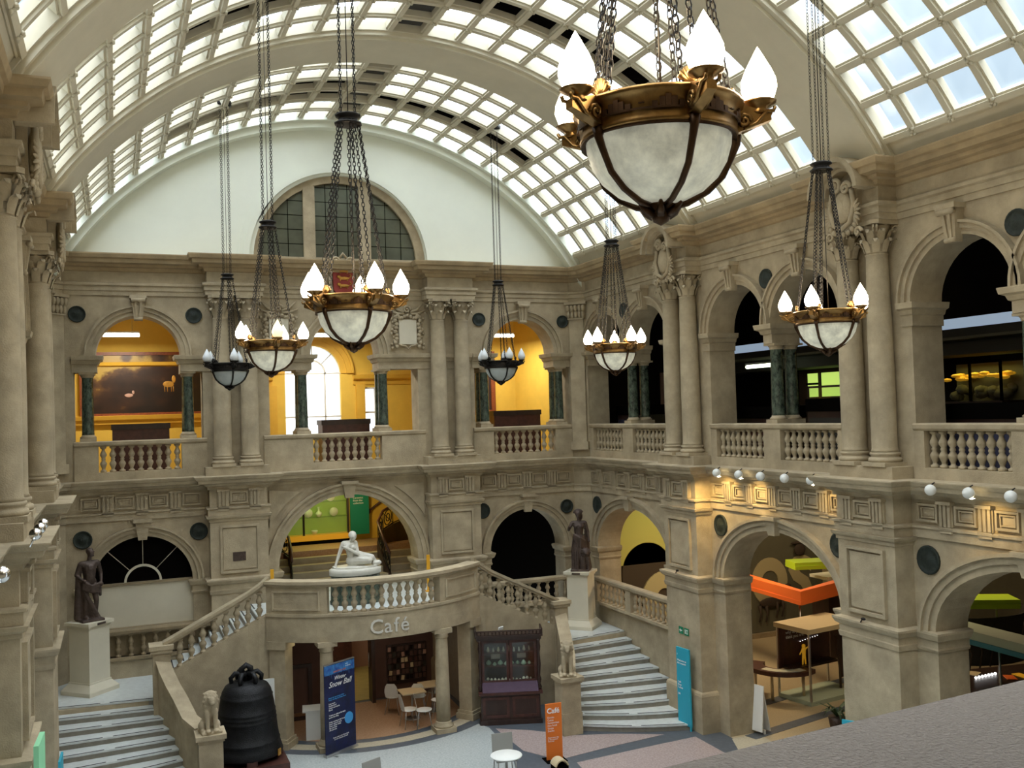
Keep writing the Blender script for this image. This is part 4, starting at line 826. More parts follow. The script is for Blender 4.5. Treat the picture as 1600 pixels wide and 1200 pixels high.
case(23.2, 25.0, 8.3, 'dark slatted case behind the far tall columns on the right wall', bz='dark_panel')
case(19.7, 21.7, 8.15, 'reddish dark case with a purple base behind the middle right balustrade', bz='red_wood')
case(16.1, 18.6, 8.3, 'long dark case under the lit lime panels on the right wall', bz='dark_panel', glass=8.6)
case(12.6, 14.7, 8.1, 'blue-fronted dark case under the glowing diorama at the right edge')
t = thing('lit_cabinet', 'glowing lime cabinet panels behind the near tall columns', 'display case', (13.0, 22.7, 6.68)); MB().box(0, .1, -1.2, 1.2, 0, 2.8).build('carcass', 'dark_wood', t)
for a, b in ((-.85, .15), (.34, .76)): MB().box(-.03, 0, a, b, 1.7, 2.4).build('lit_panel', 'case_lime', t)
MB().box(-.06, -.02, .3, .8, 2.06, 2.12).build('rail', 'black', t)
t = thing('diorama_case', 'diorama case with yellow-lit leaves and rocks at the right edge', 'display case', (12.2, 16.9, 6.68)); MB().box(.0, .8, -.95, .95, 0, 1.45).build('body', 'dark_wood', t); MB().box(.7, .8, -.95, .95, 1.45, 2.35).build('back_panel', 'olive', t)
for yy in (-.95, -.1, .91): MB().box(-.02, .04, yy, yy+.04, 1.45, 2.35).build('post', 'black', t)
MB().box(-.02, .02, -.95, .95, 2.32, 2.38).build('rail', 'black', t)
q = MB()
for i in range(26): q.ell((.2+random.random()*.4, random.uniform(-.85, .85), 2.02+random.uniform(-.05, .08)), (.08, .14, .045), 6, 4)
o = q.build('foliage', 'amber', t); o['kind'] = 'stuff'
q = MB()
for i in range(16): q.ell((.3+random.random()*.4, random.uniform(-.85, .85), 1.55+random.uniform(0, .2)), (.14, .16, .12), 6, 4)
q.build('rocks', 'olive', t)['kind'] = 'stuff'
area('diorama_light', (12.4, 16.9, 8.98), .3, 9, (1, .85, .2), sy=2)
t = thing('lit_cabinet', 'narrow lime green lit cabinets far behind the diorama case', 'display case', (14.4, 17.6, 6.68)); MB().box(0, .1, -.55, .55, 0, 2.7).build('carcass', 'dark_wood', t)
for a in (-.45, -.15, .15): MB().box(-.03, 0, a, a+.2, 1.45, 2.25).build('lit_panel', 'case_lime', t)
t = thing('glass_tower', 'tall pale-framed glass case behind the far tall columns', 'display case', (9.6, 24.3, 6.68)); MB().frame(-.5, .5, .9, 2.85, .07, -.03, .03).build('frame', 'pale_teal', t); MB().box(-.5, .5, -.01, .01, .9, 2.8).build('pane', 'dark_panel', t); MB().box(-.5, .5, -.1, .5, 0, .9).build('base', 'dark_wood', t); t.rotation_euler = (0, 0, -pi/2+.3)
t = thing('poster', 'pinkish-brown poster behind the green columns near the back corner', 'poster', (12.0, 28.8, 8.0)); MB().box(-.9, .7, 0, .05, 0, 1.4).build('sheet', 'pink_wall', t)
t = thing('downlight', 'tiny bright lamp in the dark ceiling above the diorama case', 'lamp', (12.0, 15.9, 9.25)); MB().ell((0, 0, 0), .045, 8, 6).build('lens', 'led', t); MB().lathe([(.05, .02), (.06, .1)], 8).build('housing', 'black', t)
# left gallery closed off
struct('wall_left_galleries', MB().box(-11, -10.8, 1, 29, 0, 13).box(-11, -8.4, 1, 29, 12.7, 12.9).box(-11, -8.4, 1, 1.2, 0, 13).box(-11, -8.4, 28.8, 29, 0, 13).box(-11, -8.4, 1, 29, 6.3, 6.65), 'olive')
# ================================================================== STAIRS
LX = [4.55,4.74,4.84,4.93,5.02,5.10,5.17,5.22,5.27,5.30]; LY = [22.6,22.9,23.1,23.35,23.65,23.95,24.3,24.65,25.0,25.35]
RX = [7.15,7.28,7.42,7.60,7.68,7.68,7.68,7.68,7.68,7.68]; RY = [21.3,21.85,22.4,22.85,23.25,23.75,24.25,24.75,25.25,25.7]
for s, side in ((1, 'right'), (-1, 'left')):
    rise = .16 if s > 0 else .15; top = rise*10
    t = thing('staircase', f'{side} flight of pale marble steps with dark strips rising to the corner landing', 'staircase', (s*6.1, 22.0, 0))
    P = lambda x, y: (s*(x if s > 0 or x < 7.6 else 7.9)-s*6.1, y-22.0)
    for k in range(10):
        z = rise*(k+1); l0 = P(LX[k], LY[k]); r0 = P(RX[k], RY[k])
        if k < 9: l1 = P(LX[k+1]+.0, LY[k+1]+.05); r1 = P(RX[k+1], RY[k+1]+.05)
        else: l1 = P(5.3, 27.98); r1 = P(7.68, 27.98)
        n_ = 8; fr = []
        for i in range(n_+1):
            u = i/n_; b = .16*sin(pi*u)*(1-k/10.) if k < 4 else 0
            fr.append((l0[0]+(r0[0]-l0[0])*u, l0[1]+(r0[1]-l0[1])*u-b))
        poly = fr+[r1, l1]; poly = poly if s > 0 else poly[::-1]
        st = MB().prism(poly, z-.04, z).build('step', 'marble_step', t)
        inn = [(x, y+.035) for x, y in fr]+[r1, l1]; inn = inn if s > 0 else inn[::-1]
        MB().prism(inn, 0 if k < 1 else z-rise-.01, z-.04).build('riser', 'riser', t)
        for a, b in ((.06, .46), (.54, .94)):
            q = []
            for i in range(7):
                u = a+(b-a)*i/6; bb = .16*sin(pi*u)*(1-k/10.) if k < 4 else 0; q.append((l0[0]+(r0[0]-l0[0])*u, l0[1]+(r0[1]-l0[1])*u-bb+.05, z))
            ribbon(q, .035, -.002, .006).build('grip_strip', 'black_strip', st)
    # solid core below landing
    pl_ = [P(5.25, 25.4), P(7.68, 25.6), P(7.68, 27.98), P(5.25, 27.98)]; MB().prism(pl_ if s > 0 else pl_[::-1], 0, top-.05).build('landing_core', 'stone', t)
    # upper flight from corner landing to the café balcony
    t2 = thing('staircase', f'upper flight from the {side} corner landing to the curved balcony behind a sloping balustrade', 'staircase', (s*4.0, 26.7, 0))
    nn = 10; d = (5.3-2.7)/nn
    for k in range(nn):
        z = top+(3.15-top)/nn*(k+1); xa = 5.3-d*k; xb = 5.3-d*(k+1)-(.03 if k < nn-1 else 0)
        a, b = sorted((s*xa-s*4.0, s*xb-s*4.0)); stp = MB().box(a, b, -1.4, 1.28, z-.04, z).build('step', 'marble_step', t2)
        e = s*(xa-.05)-s*4.0; MB().box(min(e, e-s*.035), max(e, e-s*.035), -1.2, -.1, z, z+.006).build('grip_strip', 'black_strip', stp); MB().box(min(e, e-s*.035), max(e, e-s*.035), .1, 1.2, z, z+.006).build('grip_strip', 'black_strip', stp)
        MB().box(a if s < 0 else a, b, -1.38, 1.28, 0, z-.04).build('riser', 'riser', t2)
    # outer wall and sloping balustrade
    zt = 2.05; w_ = thing('sloping_balustrade', f'sloping stone balustrade and wall climbing to the {side} end of the café balcony', 'balustrade', (s*4.0, 25.15, 0))
    path = [(s*(5.28-i*.253)-s*4.0, (.06 if i < 9 else -.0), 0) for i in range(11)]
    zz = lambda i: zt+(3.30-zt)*i/10+ (0 if i < 9.5 else 0)
    ps = [(p[0], p[1], zz(i)) for i, p in enumerate(path)]
    ribbon(ps, .26, (0,), .02).build('wall', 'stone', w_)
    rl = [(p[0], p[1], p[2]+.70+(.05 if i >= 9 else 0)+(.06 if i == 10 else 0)) for i, p in enumerate(ps)]
    ribbon(rl, .24, -.02, .05).build('handrail', 'stone', w_); ribbon(rl, .32, .05, .13).build('handrail', 'stone', w_)
    for i in range(9):
        u = .45+i*1.08; a = ps[int(u)]; b = ps[min(10, int(u)+1)]; f_ = u-int(u)
        inst('baluster', bal_mesh(.68), w_, (a[0]+(b[0]-a[0])*f_, a[1]+(b[1]-a[1])*f_, a[2]+(b[2]-a[2])*f_))
    nw = thing('newel', f'square stone newel at the {side} corner landing where the sloping balustrade starts', 'newel', (s*5.32, 25.2, 0), 0)
    MB().box(-.2, .2, -.2, .2, 0, 2.66).build('shaft', 'stone', nw); MB().box(-.25, .25, -.25, .25, 2.66, 2.74).box(-.28, .28, -.28, .28, 2.74, 2.84).build('cap', 'stone', nw)
    cpg = [(s*5.3, 25.05, 2.45), (s*5.22, 24.75, 2.22), (s*5.1, 24.35, 1.98), (s*4.97, 23.95, 1.78), (s*4.8, 23.5, 1.62), (s*4.6, 23.1, 1.5), (s*4.42, 22.85, 1.44)]
    if s < 0: cpg = cpg[:-3]+[(-4.82, 23.2, 1.53), (-4.6, 22.6, 1.44)]
    sw = thing('string_wall', f'low curved stone wall with a sloping coping running down to the {side} lion', 'wall', (0, 0, 0))
    ribbon(cpg, .24, (0,), -.06).build('wall', 'stone', sw); ribbon(cpg, .34, -.06, .04).build('coping', 'stone', sw)
    lp = thing('lion_pedestal', f'square stone pedestal at the foot of the {side} stair, under a lion', 'pedestal', (s*4.32 if s > 0 else -4.46, 22.62 if s > 0 else 22.3, 0), 0)
    MB().box(-.27, .27, -.27, .27, 0, .55).box(-.25, .25, -.25, .25, .55, 1.28).build('shaft', 'stone', lp); MB().box(-.28, .28, -.28, .28, 1.28, 1.34).box(-.32, .32, -.32, .32, 1.34, 1.44).build('cap', 'stone', lp)
    q = MB(); q.box(-.22, .22, -.24, .24, 0, .06)
    q.cap((0, .1, .22), (0, -.04, .5), .15, .13); q.ell((0, .12, .18), (.19, .17, .14)); q.ell((0, -.06, .6), (.17, .14, .2)); q.ell((0, -.1, .72), (.155, .13, .17)); q.ell((0, -.2, .72), (.085, .1, .09)); q.ell((0, -.27, .68), (.055, .06, .05)); q.ell((-.06, -.2, .79), (.03, .03, .02)); q.ell((.06, -.2, .79), (.03, .03, .02))
    for k in (-1, 1):
        q.cap((k*.09, -.12, .48), (k*.08, -.18, .1), .062, .045); q.ell((k*.08, -.21, .08), (.06, .08, .04)); q.ell((k*.16, .05, .14), (.075, .15, .1)); q.ell((k*.17, -.1, .08), (.05, .1, .04)); q.ell((k*.12, -.06, .85), .035)
    for k in range(12): a = k*pi/6; q.ell((.14*cos(a), -.12, .70+.16*sin(a)), .045, 6, 4)
    q.ell((0, -.06, .87), (.1, .09, .04))
    tag(organic('lion_statue', q, 'stone', .013, None, (s*4.32 if s > 0 else -4.46, 22.62 if s > 0 else 22.3, 1.435), .15 if s < 0 else -.35), f'seated stone lion with a thick mane on the {side} stair pedestal', 'statue')
MB().box(-.7, .7, -.3, .3, 0, 1).build('x', 'stone')
D.objects.remove(D.objects['x'])
# ================================================================== STATUES
def pedestal(x, y, z0, h, rz, label):
    t = thing('statue_pedestal', label, 'pedestal', (x, y, z0), rz)
    MB().lathe([(.68,0),(.68,.1),(.66,.12),(.50,.26),(.50,.3)], 4, a0=pi/4, a1=pi/4+2*pi, smooth=False).build('base', 'plaster', t)
    MB().box(-.33, .33, -.33, .33, .28, h-.14).build('die', 'plaster', t); MB().box(-.36, .36, -.36, .36, h-.14, h-.08).box(-.41, .41, -.41, .41, h-.08, h).build('cap', 'plaster', t)
    MB().box(-.13, .13, -.42, -.41, h-.07, h-.02).build('name_plate', 'bronze_dark', t); return t
pedestal(-6.95, 26.85, 1.5, 1.78, R(45), 'tall pale pedestal under the bronze male figure at the left corner landing')
pedestal(6.80, 26.75, 1.6, 1.72, R(-45), 'tall pale pedestal under the helmeted bronze figure at the right corner landing')
def head(q, c, r=.1, yaw=0):
    cx, cy, cz = c; q.ell(c, (r*.82, r*.95, r*1.2)); fx, fy = sin(yaw), -cos(yaw)
    q.ell((cx+fx*r*.9, cy+fy*r*.9, cz-.01), (.018, .02, .03)); q.ell((cx+fx*r*.75, cy+fy*r*.75, cz-.07), (.035, .03, .03)); q.ell((cx+fx*r*.8, cy+fy*r*.8, cz+.03), (.05, .02, .014))
q = MB(); q.box(-.28, .28, -.26, .26, 0, .06)
q.cap((-.1, 0, .92), (-.11, -.04, .5), .1, .065); q.cap((-.11, -.04, .5), (-.12, 0, .1), .062, .042); q.ell((-.12, -.07, .09), (.05, .12, .04))
q.cap((.1, 0, .92), (.13, -.1, .5), .1, .065); q.cap((.13, -.1, .5), (.15, .0, .1), .062, .042); q.ell((.16, -.07, .09), (.05, .12, .04))
q.ell((0, 0, .98), (.18, .12, .13)); q.cap((0, 0, 1.05), (0, .0, 1.3), .14, .17); q.ell((0, .0, 1.38), (.2, .12, .12)); q.cap((-.19, 0, 1.44), (.19, 0, 1.44), .07, .07); q.cap((0, 0, 1.48), (.01, -.01, 1.6), .055, .05)
head(q, (.03, -.02, 1.7), .1, .6); q.ell((.02, 0, 1.74), (.095, .1, .09))
q.cap((-.22, 0, 1.43), (-.31, .03, 1.17), .062, .048); q.cap((-.31, .03, 1.17), (-.2, -.13, 1.03), .046, .035); q.ell((-.17, -.15, 1.02), .045)
q.cap((.22, 0, 1.43), (.29, 0, 1.15), .062, .048); q.cap((.29, 0, 1.15), (.25, -.12, .93), .046, .034); q.ell((.25, -.14, .9), .05)
for i in range(9): a = i/8; q.tube([(-.17-.02*i*.3, .02, 1.05), (-.2+.03*i*.5, .08-.02*i, .6), (-.24+.05*i, .1-.025*i, .06)], [.05, .06, .075], 6)
for i in range(6): q.tube([(-.2, -.08, 1.0-.035*i), (.0, -.17, .88-.03*i), (.22, -.12, .93-.045*i), (.26, -.02, .8-.04*i)], .038, 6)
q.cap((-.24, .05, 1.3), (-.27, .1, .1), .07, .09)
tag(organic('bronze_statue', q, 'bronze_dark', .013, None, (-6.93, 26.82, 3.28), R(22)), 'dark bronze male figure with drapery round his hips on the left corner pedestal', 'statue')
q = MB(); q.box(-.28, .28, -.26, .26, 0, .06)
for i in range(14):
    a = 2*pi*i/14; q.tube([(.14*cos(a), .1*sin(a), 1.08), (.21*cos(a), .16*sin(a), .6), (.23*cos(a)+.03*(i % 2), .19*sin(a), .06)], [.045, .05, .05], 6)
q.cap((0, 0, .1), (0, 0, 1.1), .16, .13); q.cap((0, 0, 1.1), (0, 0, 1.32), .13, .15); q.ell((0, -.02, 1.38), (.18, .12, .11)); q.ell((-.07, -.1, 1.35), .065); q.ell((.07, -.1, 1.35), .065); q.cap((-.17, 0, 1.46), (.17, 0, 1.46), .065, .065); q.cap((0, 0, 1.48), (0, 0, 1.6), .05, .05)
head(q, (0, -.02, 1.69), .095, -.4); q.ell((0, .01, 1.74), (.11, .13, .1)); q.ring(.12, .17, -.02, .03, R(20), R(170), 10, (0, 1.72)); q.ell((.06, .06, 1.66), (.07, .09, .14))
q.cap((-.2, 0, 1.45), (-.3, -.1, 1.26), .058, .048); q.cap((-.3, -.1, 1.26), (-.28, -.22, 1.36), .045, .035)
q.cap((.2, 0, 1.45), (.27, .02, 1.18), .062, .05); q.cap((.27, .02, 1.18), (.3, -.04, .95), .046, .032); q.ell((.3, -.05, .9), .042)
for i in range(6): q.tube([(-.16, -.1, 1.12-.03*i), (.05, -.18, 1.0-.05*i), (.2, -.06, .9-.05*i)], .035, 6)
for i in range(5): q.tube([(.2, .05, 1.4-.1*i), (.27, .1, 1.0-.1*i), (.24, .12, .5-.05*i)], .05, 6)
q.ell((.2, -.2, .58), (.13, .1, .14)); q.ell((.2, -.3, .56), (.06, .05, .05))
for k in range(10): a = k*pi/5; q.ell((.2+.12*cos(a), -.22, .58+.12*sin(a)), .04, 6, 4)
q.cap((.22, -.14, .5), (.24, -.05, .12), .1, .13); q.cap((.14, -.2, .42), (.14, -.22, .1), .045, .05); q.cap((.27, -.2, .42), (.28, -.2, .1), .045, .05)
tag(organic('bronze_statue', q, 'bronze_dark', .013, None, (6.78, 26.72, 3.31), R(-28)), 'dark bronze robed helmeted figure with a lion at its side on the right corner pedestal', 'statue')
# reclining marble figure on its oval plinth
t = thing('oval_plinth', 'oval plinth of dark green marble with a white top under the marble figure', 'plinth', (-.25, 26.3, 3.15))
MB().lathe([(.95,0),(.95,.08),(.92,.1),(.9,.74),(.93,.78)], 32, sx=.75, sy=.52).build('drum', 'green_marble', t); MB().lathe([(.93,.78),(.93,.92),(.86,.95)], 32, sx=.77, sy=.54).build('slab', 'statue_marble', t)
q = MB(); q.lathe([(.62, 0), (.62, .05), (.4, .06)], 24, sx=1, sy=.6)
q.ell((-.02, .06, .18), (.23, .2, .17)); q.cap((-.04, .08, .26), (-.12, .02, .54), .155, .14); q.ell((-.14, .0, .60), (.20, .135, .13)); q.cap((-.29, .02, .66), (.0, -.02, .67), .08, .08); q.cap((-.12, -.02, .67), (-.07, -.07, .79), .06, .055)
q.ell((-.05, -.10, .87), (.10, .115, .125)); q.ell((-.06, -.06, .90), (.112, .115, .105)); q.ell((-.04, -.215, .85), (.022, .02, .03)); q.ell((-.07, .05, .87), (.065, .06, .06))
q.cap((-.32, .02, .65), (-.43, .0, .37), .066, .05); q.cap((-.43, .0, .37), (-.53, -.06, .1), .05, .036)
for i in range(4): q.cap((-.53, -.06, .08), (-.59-.01*i, -.12+.035*i, .06), .017, .012)
q.cap((-.52, -.06, .08), (-.51, -.13, .06), .017, .013)
q.cap((.02, -.02, .65), (.07, -.13, .38), .065, .052); q.cap((.07, -.13, .38), (-.24, -.19, .57), .05, .036); q.ell((-.29, -.17, .59), (.05, .028, .036))
for i in range(4): q.cap((-.30, -.18, .58), (-.36, -.14+.01*i, .63-.018*i), .015, .011)
q.ell((-.21, -.11, .57), .066); q.ell((-.06, -.12, .55), .066)
q.cap((.0, .0, .2), (.36, -.22, .2), .145, .095); q.cap((.36, -.22, .2), (.12, -.02, .1), .085, .06)
q.cap((.08, .1, .30), (.44, -.06, .25), .145, .095); q.cap((.44, -.06, .25), (.58, .12, .11), .085, .05); q.ell((.62, .13, .09), (.09, .055, .04)); q.ell((.58, -.04, .1), (.14, .11, .08))
tag(organic('marble_figure', q, 'statue_marble', .009, None, (-.25, 26.3, 4.09), R(-8), 3), 'white marble nude figure seated and leaning on one arm on the oval plinth', 'statue')
for x, y, nm in ((-2.44, 26.6, 'left'), (1.97, 26.75, 'right')):
    tag(MB().cbox((0, 0, .52), (.09, .05, 1.04)).box(-.1, .1, -.1, .1, 0, .03).build('yellow_post', 'yellow_post', None, (x, y, 3.15)), f'small yellow post standing on the balcony at the {nm} foot of the middle arch', 'post')
# ================================================================== BELL
t = thing('bell', 'huge black bronze bell with looped crown on a dark red stand beside the café', 'bell', (-3.47, 24.0, 0))
MB().lathe([(.66,.30),(.80,.31),(.82,.36),(.78,.48),(.745,.62),(.755,.64),(.735,.66),(.70,.9),(.68,1.1),(.69,1.12),(.675,1.14),(.67,1.2),(.68,1.22),(.665,1.24),(.66,1.3),(.668,1.32),(.65,1.34),(.63,1.5),(.60,1.64),(.61,1.67),(.59,1.69),(.57,1.78),(.50,1.9),(.38,1.98),(.2,2.02),(0,2.03)], 40).build('body', 'bell', t)
for k in range(6):
    a = k*pi/3; MB().tube([(.34*cos(a), .34*sin(a), 1.96), (.36*cos(a), .36*sin(a), 2.1), (.26*cos(a), .26*sin(a), 2.2), (.1*cos(a), .1*sin(a), 2.18), (.08*cos(a), .08*sin(a), 2.02)], [.05, .055, .06, .06, .05], 8).build('crown_loop', 'bell', t)
MB().tube([(-.12, 0, 2.1), (-.1, 0, 2.3), (0, 0, 2.37), (.1, 0, 2.3), (.12, 0, 2.1)], .07, 8).build('crown_loop', 'bell', t)
MB().box(-.85, .85, -.85, .85, 0, .2).box(-.8, .8, -.12, .12, .2, .34).box(-.12, .12, -.8, .8, .2, .33).build('stand', 'red_wood', t)
MB().cbox((.66, -.52, .38), (.02, .12, .15), R(-38)).build('disc', 'gilt', t)
t = thing('notice_board', 'pale notice leaning on the wall behind the bell', 'notice', (-2.95, 24.86, 0.4)); MB().box(-.3, .3, 0, .03, 0, 1.35).build('board', 'white', t)
# ================================================================== DISPLAY CABINET WITH SHELLS
t = thing('wooden_cabinet', 'dark carved wooden cabinet with glazed doors and a sloping purple shelf beside the right stair', 'cabinet', (3.3, 24.02, 0), R(-18.8))
MB().box(-.82, .82, -.17, .55, 0, .12).build('plinth', 'dark_wood', t); MB().box(-.78, .78, -.13, .5, .12, .78).build('lower_body', 'dark_wood', t)
for x in (-.74, .04): MB().frame(x, x+.7, .18, .72, .07, -.15, -.12).build('lower_door', 'red_wood', t)
MB().box(-.84, .84, -.2, .52, .78, .84).build('shelf', 'red_wood', t)
MB().add([(-.74,-.17,.845),(.74,-.17,.845),(.74,.12,1.06),(-.74,.12,1.06)], [(0,1,2,3)]).add([(-.74,-.17,.84),(.74,-.17,.84),(.74,.12,.84),(-.74,.12,.84)], [(3,2,1,0)]).build('baize_slope', 'purple_baize', t)
MB().box(-.76, .76, .48, .52, .84, 2.2).box(-.78, -.72, .14, .5, .84, 2.2).box(.72, .78, .14, .5, .84, 2.2).build('upper_body', 'dark_wood', t)
for x in (-.74, .01):
    d_ = MB().frame(x, x+.73, 1.02, 2.14, .07, .1, .14).build('door', 'red_wood', t); MB().box(x+.07, x+.66, .115, .12, 1.09, 2.07).build('pane', 'case_glass', d_)
for z in (1.42, 1.78): MB().box(-.72, .72, .16, .48, z, z+.02).build('shelf', 'red_wood', t)
MB().box(-.86, .86, .02, .56, 2.16, 2.24).box(-.9, .9, -.02, .58, 2.24, 2.29).build('cornice', 'dark_wood', t)
MB().box(-.88, .88, .0, .04, 2.29, 2.31).box(-.88, .88, .0, .04, 2.39, 2.42).build('gallery_rail', 'dark_wood', t)
for k in range(18): MB().lathe([(.02,0),(.01,.03),(.025,.05),(.01,.08)], 6, c=(-.84+k*.099, .02, 2.31)).build('spindle', 'dark_wood', t)
for x in (-.9, .86): MB().box(x, x+.04, .0, .58, 2.29, 2.44).build('gallery_end', 'dark_wood', t)
for x in (-.78, .78):
    MB().lathe([(.05,.84),(.07,.9),(.03,.98),(.06,1.1),(.03,1.2),(.055,1.5),(.03,1.8),(.06,1.95),(.04,2.1),(.07,2.16)], 10, c=(x, .04, 0)).build('turned_post', 'dark_wood', t)
for k, (x, z) in enumerate(((-.35, 2.06), (.35, 2.06))): MB().box(x-.12, x+.12, .44, .47, 1.58, 1.70).build('label_card', 'grey_letter', t)
Mc = t.matrix_basis.copy()
def incab(x, y, z): c_, s_ = cos(R(-18.8)), sin(R(-18.8)); return (3.3+c_*x-s_*y, 24.02+s_*x+c_*y, z)
k = 0
for (z, nm, mm, cnt, lab) in ((1.04, 'shell', 'china', 13, 'small pale shell on the bottom shelf of the wooden cabinet'), (1.44, 'mineral', 'mineral_green', 8, 'greenish mineral lump on the middle shelf of the wooden cabinet'), (1.80, 'shell', 'china', 9, 'small pale shell on the top shelf of the wooden cabinet')):
    for i in range(cnt):
        x = -.62+1.24*(i+.5)/cnt; r = random.uniform(.03, .05) if nm == 'shell' else random.uniform(.05, .08)
        q = MB().lathe([(r*.3, 0), (r, r*.5), (r*.8, r*1.1), (r*.3, r*1.6+(.06 if z > 1.7 else 0)), (0, r*1.8+(.06 if z > 1.7 else 0))], 7, smooth=(nm == 'shell'))
        tag(q.build(nm, mm, None, incab(x, .28+random.uniform(-.05, .08), z)), lab, nm, lab+'s')
tag(MB().cbox((0, 0, .04), (.16, .03, .08), .4, .3).build('paper_note', 'white', None, incab(-.2, .12, 2.42)), 'small crumpled white paper on top of the wooden cabinet', 'paper')
# ================================================================== BANNERS AND SIGNS
t = thing('roll_up_banner', 'tall dark blue roll-up banner reading Winter Snow Ball in front of the café', 'banner', (-1.27, 23.87, 0), R(31))
Lb = 1.0
MB().box(-Lb/2, Lb/2, -.01, .01, .06, 2.2).build('sheet', 'navy', t); MB().box(-Lb/2-.02, Lb/2+.02, -.06, .06, 0, .07).build('foot_bar', 'steel', t); MB().box(-Lb/2, Lb/2, -.02, .02, 2.19, 2.22).build('top_rail', 'steel', t)
for x in (-.3, .3): MB().box(x-.02, x+.02, -.2, .2, 0, .02).build('foot', 'steel', t)
tx = lambda s_, sz, x, z, m='white_text', al='LEFT', sh=0: text('lettering', s_, sz, .002, m, t, (x, -.014, z), (pi/2, 0, 0), al, sh)
tx('Winter', .13, 0, 1.80, al='CENTER', sh=.4); tx('Snow Ball', .19, 0, 1.64, al='CENTER', sh=.4); tx('CHRISTMAS 2013', .055, 0, 1.98, 'orange_sign', 'CENTER'); tx('arts\nmuseum', .05, .2, 2.1)
tx('Join us for an evening of live\nmusic, dancing and festive food', .045, -.38, 1.38, 'sky_blue')
tx('Live music\nFestive food\nChoirs and carols\nPunch', .05, -.38, 1.24); tx('Tickets on sale at the desk\nand in the shop', .05, -.38, .96); tx('Friday evening in the front hall\nDoors open at seven\nDress: winter white\nBar until late\nAll welcome', .048, -.38, .80); tx('Book early at the front desk\nor ask a member of staff', .045, 0, .40, al='CENTER')
dd = MB().lathe([(.14, 0), (.14, .008)], 24); MB().add([(v[0]+.27, -.012-v[2], v[1]+.78) for v in dd.v], dd.f).build('price_disc', 'sky_blue', t); tx('£49.50', .075, .27, .76, al='CENTER')
q = MB()
for i in range(14): x = -.42+i*.065; q.tube([(x, -.013, 2.18), (x+.02, -.013, 2.0-.07*(i % 3))], .006, 4)
q.box(-Lb/2, Lb/2, -.0125, -.0115, 1.95, 2.18); q.build('blue_panel', 'blue_top', t)
t = thing('cafe_sign', 'upright orange sign headed Café standing on the floor', 'sign', (3.17, 21.0, 0), R(-4))
MB().box(-.2, .2, -.015, .015, .0, 1.32).build('board', 'orange_sign', t); text('lettering', 'Café', .17, .003, 'white_text', t, (-.17, -.02, 1.10), (pi/2, 0, 0), bold=.003)
text('lettering', 'Drinks\nCakes\nSandwiches\nHot food\nSoups\nSnacks', .062, .002, 'white_text', t, (-.16, -.018, .98), (pi/2, 0, 0)); text('lettering', 'Open every day\nin the museum\nfront hall', .042, .002, 'white_text', t, (-.16, -.018, .52), (pi/2, 0, 0)); MB().box(-.25, .25, -.2, .2, 0, .02).build('foot', 'black', t)
t = thing('blue_sign', 'tall narrow turquoise sign leaning at the right end of the stair', 'sign', (7.05, 21.45, 0), R(-84)); MB().box(-.26, .26, -.02, .02, .1, 2.05).build('board', 'cyan_sign', t); MB().box(.2, .24, -.02, .02, 0, .1).build('leg', 'cyan_sign', t)
for z, s_ in ((1.85, 'i'), (1.7, 'Welcome to\nthe museum'), (1.15, 'Café\nShop\nToilets'), (.85, 'Lift')): text('lettering', s_, .07, .002, 'white_text', t, (-.22, -.024, z), (pi/2, 0, 0))
t = thing('blue_sign', 'turquoise sign on the floor beside the near grey pier, cut by the parapet', 'sign', (6.95, 15.05, 0), R(-60)); MB().box(-.3, .3, -.02, .02, .1, 2.0).build('board', 'cyan_sign', t); text('lettering', 'Discovery', .09, .002, 'white_text', t, (-.24, -.024, 1.85), (pi/2, 0, 0)); MB().box(-.3, .3, -.12, .12, 0, .1).build('foot', 'cyan_sign', t)
t = thing('a_board', 'plain pale grey A-board standing inside the second lower arch', 'sign', (8.42, 20.42, 0), R(-75)); MB().cbox((0, 0, .64), (.56, .03, 1.12), 0, R(-6)).build('board', 'white', t); MB().cbox((0, .18, .6), (.5, .02, 1.14), 0, R(12)).build('back_leg', 'white', t)
for x in (-.25, .25): MB().box(x-.02, x+.02, .04, .08, 0, .12).build('leg', 'white', t)
t = thing('exit_sign', 'small green exit sign with a white arrow on the far right pier', 'sign', (7.235, 21.7, 2.42), -pi/2)
for x in (-.2, .06): MB().box(x-.0, x+.2, -.01, 0, -.09, .09).build('plate', 'exit_green', t)
MB().box(-.13, -.04, -.014, -.01, -.015, .015).add([(-.17, -.013, 0), (-.11, -.013, .05), (-.11, -.013, -.05)], [(0, 2, 1)]).build('arrow', 'white_text', t); MB().frame(.09, .23, -.05, .05, .012, -.014, -.01).box(.13, .16, -.014, -.01, -.03, .03).build('pictogram', 'white_text', t)
tag(MB().box(-.17, .17, -.03, 0, -.12, .12).build('wall_plaque', 'bronze_dark', None, (-3.17, 27.53, 4.49)), 'small dark plaque on the panelled pier right of the fanlight', 'plaque')
for Y_, X_ in ((21.7, 7.2), (14.97, 7.2)): tag(MB().ell((0, 0, 0), (.03, .06, .03)).tube([(0, .03, 0), (0, .08, -.08)], .012, 5).build('hook_fitting', 'iron', None, (7.12, Y_+.0, 3.98)), 'tiny dark fitting on the ledge of the '+('far' if Y_ > 20 else 'near')+' right pier', 'fitting')
t = thing('green_panel', 'pale green display panel edge behind the lower left pier', 'panel', (-7.2, 13.6, 0), R(87)); MB().box(-.3, .3, -.03, .03, 0, 4.3).build('board', 'mint', t)
t = thing('blue_sign', 'turquoise sign edge at the far left beside the lowest visible left steps', 'sign', (-7.3, 20.1, 0), R(88)); MB().box(-.3, .3, -.02, .02, .1, 2.05).build('board', 'cyan_sign', t)
